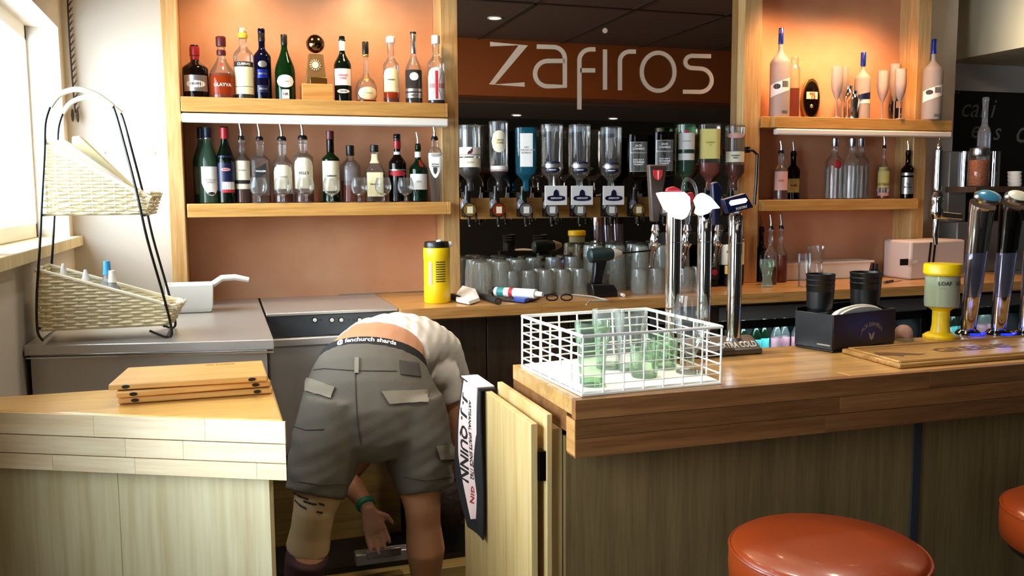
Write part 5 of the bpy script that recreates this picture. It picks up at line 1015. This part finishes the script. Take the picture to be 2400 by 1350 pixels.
MB().lathe([(.030, .0005), (.030, .009)], q, 18).build('stone_base', M['tumbler'], t)
MB().lathe([(.026, .0095), (.027, .025), (.022, .038), (.012, .046), (.003, .048)], q, 18).build('stone_dome', M['stone'], t)
t = thing('bar_plaque', 'long carved wooden brewery plaque lying on the right of the bar top', 'plaque', at(2200, 840, z=ZB))
pa, pb = at(2108, 865, z=ZB), at(1972, 828, z=ZB); y0, y1 = pa.y, pb.y; xa = (pa.x + pb.x)/2 ; zt_ = ZB+.016
MB().prism([(pa.x, y0, ZB+.0005), (4.2, y0, ZB+.0005), (4.2, y1, ZB+.0005), (pb.x, y1, ZB+.0005)], (0, 0, .013)).build('plaque_board', M['plaque'], t, bevel=.004)
for a, b in (((pa.x+.012, y0+.012), (4.19, y0+.012)), ((pb.x+.016, y1-.012), (4.19, y1-.012)), ((pa.x+.012, y0+.012), (pb.x+.016, y1-.012))):
    MB().tube([(a[0], a[1], ZB+.0145), (b[0], b[1], ZB+.0145)], .004, 6).build('moulding', M['plaque'], t)
ym = (y0+y1)/2
for s_, x_, sz in (('GREENE', .36, .075), ('KING', 1.2, .075)):
    c = Vector((pa.x + .24 + x_*.35, ym, ZB+.0142)); lettering(s_, sz, M['carve'], t, plane_fn(c, (1, 0, 0), (.0, 1, 0)), .002)
fx_ = pa.x + .05; MB().prism([(fx_+a*.9, ym+b, ZB+.0139) for a, b in ((.0, .035), (.05, .02), (.09, -.005), (.13, -.03), (.10, -.035), (.06, -.02), (.04, -.04), (.02, -.015), (-.02, .0))], (0, 0, .0006)).build('carved_animal', M['carve'], t, smooth=0)
TW = 'curved chrome towers with blue lights'
for i, (bx, tx, pt, wt, wb, lb) in enumerate(((2264, 2287, 462, 62, 36, 'curved chrome beer tower with blue band nearest the yellow dispenser'), (2335, 2355, 462, 58, 36, 'curved chrome beer tower with blue band, second from the dispenser'), (2400, 2418, 455, 58, 36, 'curved chrome beer tower with blue band cut by the right picture edge'))):
    b0 = at(bx+4, 783, z=ZB); q = at(tx, pt, y=b0.y); H_ = q.z - ZB; t = thing('beer_tower', lb, 'beer font', b0, TW); rb, rt = span(b0, wb)/2, span(b0, wt)/2
    def rg(f, n=22): 
        c = b0.lerp(Vector((q.x, b0.y, q.z)), 0); c = Vector((b0.x + (q.x-b0.x)*f**1.2, b0.y - .03*f, ZB + H_*f)); r = rb + (rt-rb)*f; return [c + Vector((r*math.cos(2*PI*j/n), r*.8*math.sin(2*PI*j/n), 0)) for j in range(n)]
    MB().ring([rg(f) for f in (.012, .1, .2, .28)]).build('lower_column', M['chrome'], t)
    MB().ring([rg(f) for f in (.282, .4, .5, .60)]).build('blue_band', mat('blue_lit_chrome', 'a4a8c8', .1, .95, emit=.02), t)
    tops_ = [rg(f) for f in (.602, .75, .9, .985)]
    for j, p in enumerate(tops_[-1]): p.z += (p.y - b0.y)*.55
    MB().ring(tops_).build('upper_column', M['darkchrome' if i else 'chrome'], t)
    MB().lathe([(.038, .0005), (.038, .006), (rb*1.2, .014)], b0, 26).build('foot', M['darkchrome'], t)
    c = Vector((q.x, b0.y-.05, q.z+.002)); ax = Vector((-.05, -.62, .78))
    MB().lathe([(rt*.95, -.012), (rt*1.0, -.002), (rt*.86, .004)], c, 26, sx=1.15, sy=.8, axis=ax).build('badge_rim', M['silver'], t)
    MB().lathe([(rt*.82, .0045), (rt*.6, .009), (rt*.2, .011)], c, 26, sx=1.15, sy=.8, axis=ax).build('badge_lens', (mat('blue_badge', '3f86a8', .2), mat('cream_badge', 'e8e4c8', .3), M['badge'])[i], t)
    if i == 0: tower_one = t
    MB().tube([b0 + Vector((-.03, -.04, .006)), b0 + Vector((0, -.052, .006)), b0 + Vector((.04, -.03, .006))], .004, 6).build('led_strip', M['blueled'], t)
# slim tap to the left of the towers
q = at(2196, 470, y=2.12); t = tower_one
w_ = span(q, 1)
MB().lathe([(9*w_, at(2196, 446, y=2.12).z-q.z), (9.5*w_, 0+.04), (8*w_, at(2200, 352, y=2.12).z-q.z)], q, 18).build('tap_lever', M['chrome'], t, label='tall slim chrome tap lever left of the tower')
MB().lathe([(4*w_, at(2196, 352, y=2.12).z-q.z), (6*w_, at(2196, 346, y=2.12).z-q.z), (4*w_, at(2196, 338, y=2.12).z-q.z), (1.2*w_, at(2196, 334, y=2.12).z-q.z), (1*w_, at(2196, 325, y=2.12).z-q.z)], q, 14).build('finial', M['chrome'], t)
MB().lathe([(8*w_, -.055), (13*w_, -.045), (15*w_, -.03), (11*w_, -.012), (14*w_, 0), (13*w_, .012), (9*w_, .026)], q, 20).build('tap_body', M['chrome'], t)
MB().tube(cr([q + Vector((0, 0, -.04)), q + Vector((.03, 0, -.045)), q + Vector((.088, -.0, -.05))]), .011, 12).build('arm', M['chrome'], t)
MB().tube([q + Vector((.0, 0, -.055)), q + Vector((-.002, 0, -.10)), q + Vector((.002, 0, -.13))], [.009, .008, .006], 12).build('spout', M['chrome'], t)
for x_ in (2.2, 2.36, 2.5):
    L_ = bpy.data.lights.new('blue_led_light', 'POINT'); L_.energy = .03; L_.color = (.1, .2, 1); L_.shadow_soft_size = .02
    o = bpy.data.objects.new('blue_led_light', L_); COL.objects.link(o); b_ = at({2.2: 2262, 2.36: 2335, 2.5: 2395}[x_], 800, z=ZB+.02); o.location = b_ + Vector((0, -.03, 0))
# drip tray
p = at(2300, 790, z=ZB)
# ------------------------------------------------------------------ small bottles inside the fridges
SBF = 'small bottles inside the glass-fronted fridges'; pb_ = None
mm = [('darkgreen', 'whitelab'), ('darkgreen', 'tealab'), ('clear', 'pinkd')]
for j, (x0, n_, zs) in enumerate(((2.09, 9, .806), (2.69, 8, .806), (3.30, 8, .806), (2.09, 9, .526))):
    for i in range(n_):
        p = Vector((x0 + i*.056, 3.50 + .02*(i % 2), zs)); kk = 0 if i < 3 else 1 if i < 6 else 2
        key = 'f%d' % kk
        if key not in protos:
            o = MB().lathe([(.022, 0), (.026, .004), (.026, .10), (.011, .135), (.010, .17)], seg=14).build('small_bottle', M[mm[kk][0]], category='bottle', group=SBF); o.location = p; protos[key] = o
            MB().lathe([(.0265, .03), (.0265, .085)], seg=14, cap0=False, cap1=False).build('label', M[mm[kk][1]], o); MB().lathe([(.012, .165), (.012, .176)], seg=10).build('cap', M['silver'], o)
        else: o = dup(protos[key], p)
        o['label'] = 'small %s-labelled bottle, %s on the %s shelf of the fridge behind the %s' % (('white', 'teal', 'pink')[kk], NTH[i], 'lower' if j == 3 else 'upper', ('plinth', 'caddy', 'dispenser', 'plinth')[j])
# fridge interior lights
for x_ in (2.33, 2.91, 3.52):
    area('fridge_light', (x_, 3.46, .955), (x_, 3.62, .7), .4, .03, 3.0, (.8, .95, 1.0))
# ------------------------------------------------------------------ bar stools
def stool(loc, lb):
    t = thing('bar_stool', lb, 'bar stool', (0, 0, 0), 'orange leather bar stools')
    R_ = .196; zt_ = .845
    MB().lathe([(R_*.93, zt_-.095), (R_*.985, zt_-.085), (R_, zt_-.05), (R_*.995, zt_-.022), (R_*.97, zt_-.008), (R_*.92, zt_), (R_*.5, zt_+.004), (R_*.05, zt_+.005)], (0, 0, 0), 48).build('seat', M['stoolleather'], t, smooth=60)
    MB().tube([(R_*.985*math.cos(a), R_*.985*math.sin(a), zt_-.012) for a in [2*PI*i/48 for i in range(48)]], .0035, 8, closed=True).build('piping', M['stoolleather'], t)
    MB().lathe([(R_*.9, zt_-.108), (R_*.9, zt_-.0955)], (0, 0, 0), 40).build('seat_base', M['black'], t)
    MB().lathe([(.028, .03), (.028, zt_-.109)], (0, 0, 0), 20).build('post', M['chrome'], t)
    MB().lathe([(.21, 0), (.205, .008), (.05, .03)], (0, 0, 0), 36).build('foot_plate', M['chrome'], t)
    MB().tube([(.16*math.cos(a), .16*math.sin(a), .30) for a in [2*PI*i/32 for i in range(32)]], .010, 8, closed=True).build('footrest_ring', M['chrome'], t)
    MB().tube([(-.15, 0, .30), (.15, 0, .30)], .008, 8).build('footrest_bar', M['chrome'], t)
    t.location = loc; return t
q = at(1940, 1282, z=.84); s1 = stool((q.x, q.y, 0), 'round orange leather bar stool in the foreground before the bar')
q2 = at(2625, 1215, z=.84); dup(s1, Vector((q2.x, q2.y+.05, 0)), None, 'dark orange bar stool cut off by the right edge of the picture')
# ------------------------------------------------------------------ the man bending behind the hatch
man = thing('person', 'person bending forward in grey cargo shorts and white T-shirt behind the hatch', 'person', (.42, 2.70, ZF))
def loft(mb, path, seg=20, side=(1, 0, 0)):     # path items: (centre, half width, half depth)
    R = []; n = len(path); S_ = Vector(side)
    for i, (c, a, b) in enumerate(path):
        c = Vector(c); t_ = (Vector(path[min(n-1, i+1)][0]) - Vector(path[max(0, i-1)][0])).normalized()
        s_ = (S_ - t_*S_.dot(t_)).normalized(); w = t_.cross(s_)
        R.append([c + s_*a*math.cos(2*PI*j/seg) + w*b*math.sin(2*PI*j/seg) for j in range(seg)])
    return mb.ring(R)
def fuse(mb, name, m, parent, voxel=.008, smooth=4, keep=None, **props):
    me = bpy.data.meshes.new('tmp'); me.from_pydata(mb.v, [], mb.f); bm = bmesh.new(); bm.from_mesh(me); bmesh.ops.recalc_face_normals(bm, faces=bm.faces); bm.to_mesh(me); bm.free()
    o = bpy.data.objects.new('tmp', me); COL.objects.link(o); r = o.modifiers.new('r', 'REMESH'); r.mode = 'VOXEL'; r.voxel_size = voxel
    s = o.modifiers.new('s', 'SMOOTH'); s.factor = .5; s.iterations = smooth
    dg = bpy.context.evaluated_depsgraph_get(); dg.update(); m2 = bpy.data.meshes.new_from_object(o.evaluated_get(dg))
    vs = [v.co.copy() for v in m2.vertices]; fs = [tuple(p.vertices) for p in m2.polygons]; bpy.data.objects.remove(o)
    if keep: vs = [keep(v) for v in vs]
    r_ = MB().add(vs, fs).build(name, m, parent, smooth=80, **props); return r_, vs, fs
def A(px, py, y): return at(px, py, y=y)
YP = 2.66
kL, kR = A(737, 1195, 2.60), A(990, 1185, 2.60)
hipL, hipR = A(795, 960, YP), A(955, 955, YP)
ankL, ankR = A(688, 1440, 2.68), A(1003, 1440, 2.66)
fz = ZF
# body -------------------------------------------------
b = MB()
def leg(hip, knee, ank, sx_):
    ank = Vector((ank.x, ank.y, fz+.09)); cf_ = knee.lerp(ank, .38)
    loft(b, [(hip, .085, .085), (hip.lerp(knee, .5), .078, .08), (hip.lerp(knee, .85), .064, .066), (knee, .056, .060), (knee.lerp(ank, .16), .053, .058), (cf_ + Vector((0, -.014, 0)), .060, .066), (knee.lerp(ank, .62), .049, .053), (knee.lerp(ank, .88), .036, .040), (ank, .036, .042), (ank - Vector((0, 0, .06)), .038, .05)])
    loft(b, [(ank + Vector((0, -.055, -.055)), .03, .030), (ank + Vector((0, -.02, -.05)), .038, .038), (ank + Vector((0, .08, -.055)), .044, .034), (ank + Vector((0, .16, -.068)), .046, .020), (ank + Vector((0, .20, -.072)), .03, .014)])
leg(hipL, kL, ankL, -1); leg(hipR, kR, ankR, 1)
spine = [(A(875, 985, YP-.02), .155, .12), (A(875, 930, YP+.01), .17, .125), (A(873, 870, YP+.06), .165, .115), (A(878, 846, YP+.12), .157, .105), (A(893, 822, YP+.21), .152, .105), (A(925, 818, YP+.33), .165, .115), (A(955, 856, YP+.45), .18, .12), (A(985, 920, YP+.52), .18, .105), (A(1005, 985, YP+.54), .12, .08)]
loft(b, spine)
neck, head = A(1025, 1050, YP+.52), A(1040, 1150, YP+.46)
loft(b, [(A(1012, 1000, YP+.54), .055, .055), (neck, .052, .055), (head, .05, .06)])
b.ball(head + Vector((0, 0, -.02)), .095, 18, sx=.82, sy=1.0, sz=1.2)
b.ball(head + Vector((.02, .095, .01)), .017, 8)   # nose
for s_ in (-1, 1): b.ball(head + Vector((.078*s_, .01, .0)), .024, 8, sx=.45)
# arms
shR, shL = A(1042, 905, YP+.34), A(905, 985, YP+.50)
elR, wrR = A(1072, 1035, YP+.36), A(1068, 1150, YP+.46)
elL, wrL = A(812, 1120, YP+.42), A(862, 1190, YP+.24)
def arm(sh, el, wr): loft(b, [(sh, .052, .055), (sh.lerp(el, .3), .048, .05), (sh.lerp(el, .8), .040, .042), (el, .038, .040), (el.lerp(wr, .3), .040, .040), (el.lerp(wr, .8), .028, .026), (wr, .025, .021)])
arm(shR, elR, wrR); arm(shL, elL, wrL)
def hand(wr, tip, across, curl=Vector((0, .3, 0)), s=1.0):
    d = (tip - wr).normalized(); ac = (Vector(across) - d*Vector(across).dot(d)).normalized(); nn_ = d.cross(ac)
    pc = wr + d*.085*s
    loft(b, [(wr, .025, .019), (wr + d*.03*s, .033, .017), (wr + d*.065*s, .041, .016), (pc, .040, .013)], 16, ac)
    nails = []
    for i, (o_, l_) in enumerate(((-.030, .062), (-.010, .074), (.011, .070), (.031, .055))):
        p0 = wr + d*.078*s + ac*o_; dd1 = (d + ac*o_*3 + curl*.25).normalized(); dd2 = (d + ac*o_*3 + curl*.8).normalized(); dd3 = (d + curl*1.4).normalized()
        p1 = p0 + dd1*l_*.45; p2 = p1 + dd2*l_*.32; p3 = p2 + dd3*l_*.28
        b.tube([p0, p1, p2, p3], [.0098, .0092, .0085, .0062], 10); b.ball(p3, .0062, 8)
    t0 = wr + d*.028*s + ac*.024; t1 = t0 + (d*.55 + ac*.8).normalized()*.036; t2 = t1 + (d*.9 + ac*.35).normalized()*.028
    b.tube([t0, t1, t2], [.0125, .0105, .0075], 10); b.ball(t2, .0075, 8)
    return nn_
tipL = A(885, 1262, YP+.20); hand(wrL, tipL, (1, .1, 0), Vector((0, -.25, 0)))
hand(wrR, wrR + Vector((.0, .05, -.15)), (-.4, .8, 0))
body, bv, bf = fuse(b, 'body', M['skin'], man, .0058, 3)
# shorts ------------------------------------------------
s = MB()
loft(s, [(A(875, 858, YP+.075), .170, .121), (A(872, 885, YP+.045), .188, .134), (A(871, 920, YP+.02), .207, .146), (A(874, 960, YP), .217, .155), (A(876, 1005, YP-.0), .212, .150), (A(878, 1040, YP+.01), .17, .125)], 28)
def sleg(hip, knee, xo, w):
    h0 = hip.lerp(knee, .84)
    loft(s, [(hip + Vector((xo*.2, 0, .03)), .105, .135), (hip.lerp(knee, .25) + Vector((xo*.5, 0, 0)), .113, .132), (hip.lerp(knee, .55) + Vector((xo, 0, 0)), .103, .115), (hip.lerp(knee, .76) + Vector((xo, 0, 0)), .092, .100), (h0 + Vector((xo, 0, 0)), .088, .095)], 24)
sleg(hipL, kL, -.010, 1); sleg(hipR, kR, .016, 1)
def wrinkle(v):
    n_ = math.sin(v.z*62 + v.x*24 + math.sin(v.x*40)*1.2)*.0022 + math.sin(v.z*140 - v.x*60)*.0010
    f = max(.15, min(1, (1.02 - v.z)/.35)); return v + Vector((v.x-.43, v.y-YP, 0)).normalized()*n_*f*1.4
shorts, sv, sf = fuse(s, 'shorts', M['denim'], man, .0075, 5, wrinkle)
bvh = BVHTree.FromPolygons(sv, sf)
bvb = BVHTree.FromPolygons(bv, bf)
def cast(px, py, tree=None, off=.004):
    d = (at(px, py, y=4.0) - EYE).normalized(); best = None
    for tr in ([tree] if tree else [bvh]):
        h = tr.ray_cast(EYE, d)
        if h[0] is not None: best = h
    if best is None: return None
    return best[0] + best[1]*off if best[1].dot(d) < 0 else best[0] - best[1]*off
def patchmesh(corners, name, m, parent, th=.004, n=10, mm_=6, tree=None, **k):
    # a cloth patch sewn on: a grid laid over the garment's surface
    c = corners; g = []
    for i in range(n+1):
        for j in range(mm_+1):
            u_, v_ = i/n, j/mm_; x = (c[0][0]*(1-u_)+c[1][0]*u_)*(1-v_) + (c[3][0]*(1-u_)+c[2][0]*u_)*v_; y = (c[0][1]*(1-u_)+c[1][1]*u_)*(1-v_) + (c[3][1]*(1-u_)+c[2][1]*u_)*v_
            p = cast(x, y, tree, th)
            g.append(p)
    good = [p for p in g if p is not None]
    if len(good) < len(g)*.5: return None
    last = good[0]
    for i, p in enumerate(g):
        if p is None: g[i] = last
        else: last = p
    W_ = mm_+1; back = [p + (p-EYE).normalized()*(th+.004) for p in g]; N_ = len(g); fs = []
    for i in range(n):
        for j in range(mm_): a = i*W_+j; fs += [(a, a+1, a+W_+1, a+W_), (N_+a, N_+a+W_, N_+a+W_+1, N_+a+1)]
    bd = [i*W_ for i in range(n+1)] + [n*W_+j for j in range(1, W_)] + [i*W_+mm_ for i in reversed(range(n))] + [j for j in reversed(range(1, mm_))]
    for i in range(len(bd)): a, b_ = bd[i], bd[(i+1) % len(bd)]; fs.append((a, b_, N_+b_, N_+a))
    return MB().add(g + back, fs).build(name, m, parent, smooth=50, **k)
def line(pts, name, m, parent, r=.0016, tree=None, sub=4):
    P_ = []
    for (x0, y0), (x1, y1) in zip(pts, pts[1:]):
        for i in range(sub): P_.append((x0+(x1-x0)*i/sub, y0+(y1-y0)*i/sub))
    P_.append(pts[-1]); q = [cast(x, y, tree, .001) for x, y in P_]; q = [p for p in q if p is not None]
    if len(q) > 2: MB().tube(q, r, 6).build(name, m, parent)
patchmesh([(716, 884), (786, 908), (775, 938), (704, 912)], 'pocket_flap', M['flap'], shorts, .007)
patchmesh([(893, 918), (1000, 914), (1002, 942), (912, 948)], 'pocket_flap', M['flap'], shorts, .007)
patchmesh([(1020, 1045), (1066, 1040), (1066, 1074), (1030, 1078)], 'side_pocket_flap', M['flap'], shorts, .006)
patchmesh([(935, 846), (980, 852), (985, 884), (938, 878)], 'leather_patch', M['patch'], shorts, .005)
line([(958, 856), (966, 866), (974, 876)], 'patch_mark', M['flap'], shorts, .002); line([(973, 860), (966, 867), (955, 873)], 'patch_mark', M['flap'], shorts, .002)
line([(727, 868), (760, 864), (832, 869), (930, 870)], 'waistband_seam', M['seam'], shorts)
line([(835, 842), (833, 880), (834, 930), (838, 990), (845, 1040)], 'centre_seam', M['seam'], shorts)
patchmesh([(832, 840), (842, 840), (841, 876), (831, 876)], 'belt_loop', M['flap'], shorts, .006, 3, 5)
line([(690, 1000), (720, 1008), (760, 1006)], 'crease', M['seam'], shorts); line([(698, 1128), (750, 1136), (808, 1134)], 'hem_seam', M['seam'], shorts); line([(948, 1118), (1000, 1126), (1058, 1118)], 'hem_seam', M['seam'], shorts)
# underwear band with print: an elliptical belt between shorts and skin
wb = MB(); c0 = A(874, 868, YP+.07); c1 = A(876, 845, YP+.098)
ax_ = (c1-c0).normalized(); R = []
for c, a_, b_ in ((c0, .168, .121), (c0.lerp(c1, .3), .170, .122), (c1, .1665, .1175), (c1, .160, .111)):
    s_ = (Vector((1, 0, 0)) - ax_*ax_.x).normalized(); w = ax_.cross(s_); R.append([c + s_*a_*math.cos(2*PI*j/40) + w*b_*math.sin(2*PI*j/40) for j in range(40)])
wbo = wb.ring(R, False, False).build('underwear_band', M['rubber'], man)
s_ = (Vector((1, 0, 0)) - ax_*ax_.x).normalized(); w = ax_.cross(s_); sg = 1 if w.y < 0 else -1; cm_ = c0.lerp(c1, .62)
def wf(a, b_): th = a/.168; return cm_ + s_*.1705*math.sin(th) + w*sg*.1222*math.cos(th) + ax_*b_
lettering('@ fenchurch shards', .022, M['whitelab'], wbo, lambda a, b_: wf(a-.035, b_), .0006, 1.05)
# T-shirt -----------------------------------------------
ts = MB()
loft(ts, [(A(891, 832, YP+.180), .161, .112), (A(903, 822, YP+.24), .167, .118), (A(928, 818, YP+.33), .180, .126), (A(958, 845, YP+.45), .198, .130), (A(986, 915, YP+.52), .192, .115), (A(1003, 975, YP+.54), .13, .085)], 26)
loft(ts, [(A(985, 860, YP+.30), .085, .085), (shR + Vector((-.01, 0, .03)), .072, .072), (shR.lerp(elR, .25), .060, .062)], 18)
loft(ts, [(shL + Vector((.03, 0, .06)), .08, .08), (shL.lerp(elL, .35), .062, .062)], 18)
def wr2(v): return v + Vector((0, 0, 1))*(.0025*math.sin(v.x*60+v.y*50) + .002*math.sin(v.x*110-v.z*90))
shirt, tv, tf = fuse(ts, 't_shirt', M['shirt'], man, .0075, 4, wr2)
# head hair, face
hr = MB(); hr.ball(head + Vector((0, -.012, -.028)), .101, 18, sx=.86, sy=1.0, sz=1.15); hair, _, _ = fuse(hr, 'hair', M['hair'], man, .008, 2, lambda v: v + Vector((random.uniform(-1, 1), random.uniform(-1, 1), random.uniform(-1, 1)))*.002)
for s1_ in (-1, 1): MB().ball(head + Vector((.033*s1_, .092, -.01)), .010, 8, sy=.5).build('eye', M['white'], man)
MB().ball(head + Vector((.0, .088, .045)), .02, 8, sz=.25, sy=.5).build('mouth', M['pinkd'], man)
# knee support on the left leg, dark lower leg, wristband
an = Vector((ankL.x, ankL.y, fz+.09))
ks = MB(); R = [(kL.lerp(hipL, .32), .078, .080), (kL.lerp(hipL, .12), .070, .073), (kL, .062, .066), (kL.lerp(an, .16), .060, .066), (kL.lerp(an, .32), .066, .0735)]
ko, kv, kf = fuse(loft(ks, R, 24), 'knee_support', M['support'], man, .006, 3)
kt = BVHTree.FromPolygons(kv, kf)
for pts in ([(690, 1155), (702, 1163), (722, 1170)], [(712, 1174), (732, 1181), (742, 1182)], [(692, 1172), (705, 1185), (718, 1192)], [(747, 1180), (760, 1184)], [(742, 1199), (756, 1202)]):
    q_ = [cast(x, y, kt, .0005) for x, y in pts]; q_ = [p for p in q_ if p]
    if len(q_) > 1: MB().tube(q_, .003, 6).build('slit', M['ink'], ko)
loft(MB(), [(0,)*3]*0) if False else None
lw = MB(); kk_ = kL.lerp(an, .34); fuse(loft(lw, [(kL.lerp(an, .345), .064, .072), (kL.lerp(an, .38)+Vector((0, -.014, 0)), .0645, .0715), (kL.lerp(an, .62), .054, .058), (kL.lerp(an, .88), .042, .046), (an - Vector((0, 0, .02)), .043, .052)], 22), 'dark_sock', M['sock'], man, .006, 2)
dW = (wrL - elL).normalized(); fuse(loft(MB(), [(wrL - dW*.030, .034, .031), (wrL - dW*.005, .032, .029)], 20), 'wristband', M['wrist'], man, .005, 2)
for an_ in (an, Vector((ankR.x, ankR.y, fz+.09))):
    sh_ = MB(); loft(sh_, [(an_ + Vector((0, -.07, -.05)), .034, .036), (an_ + Vector((0, -.02, -.042)), .046, .048), (an_ + Vector((0, .08, -.05)), .052, .040), (an_ + Vector((0, .17, -.062)), .052, .027), (an_ + Vector((0, .215, -.066)), .03, .018)])
    fuse(sh_, 'shoe', M['matt'], man, .008, 2)
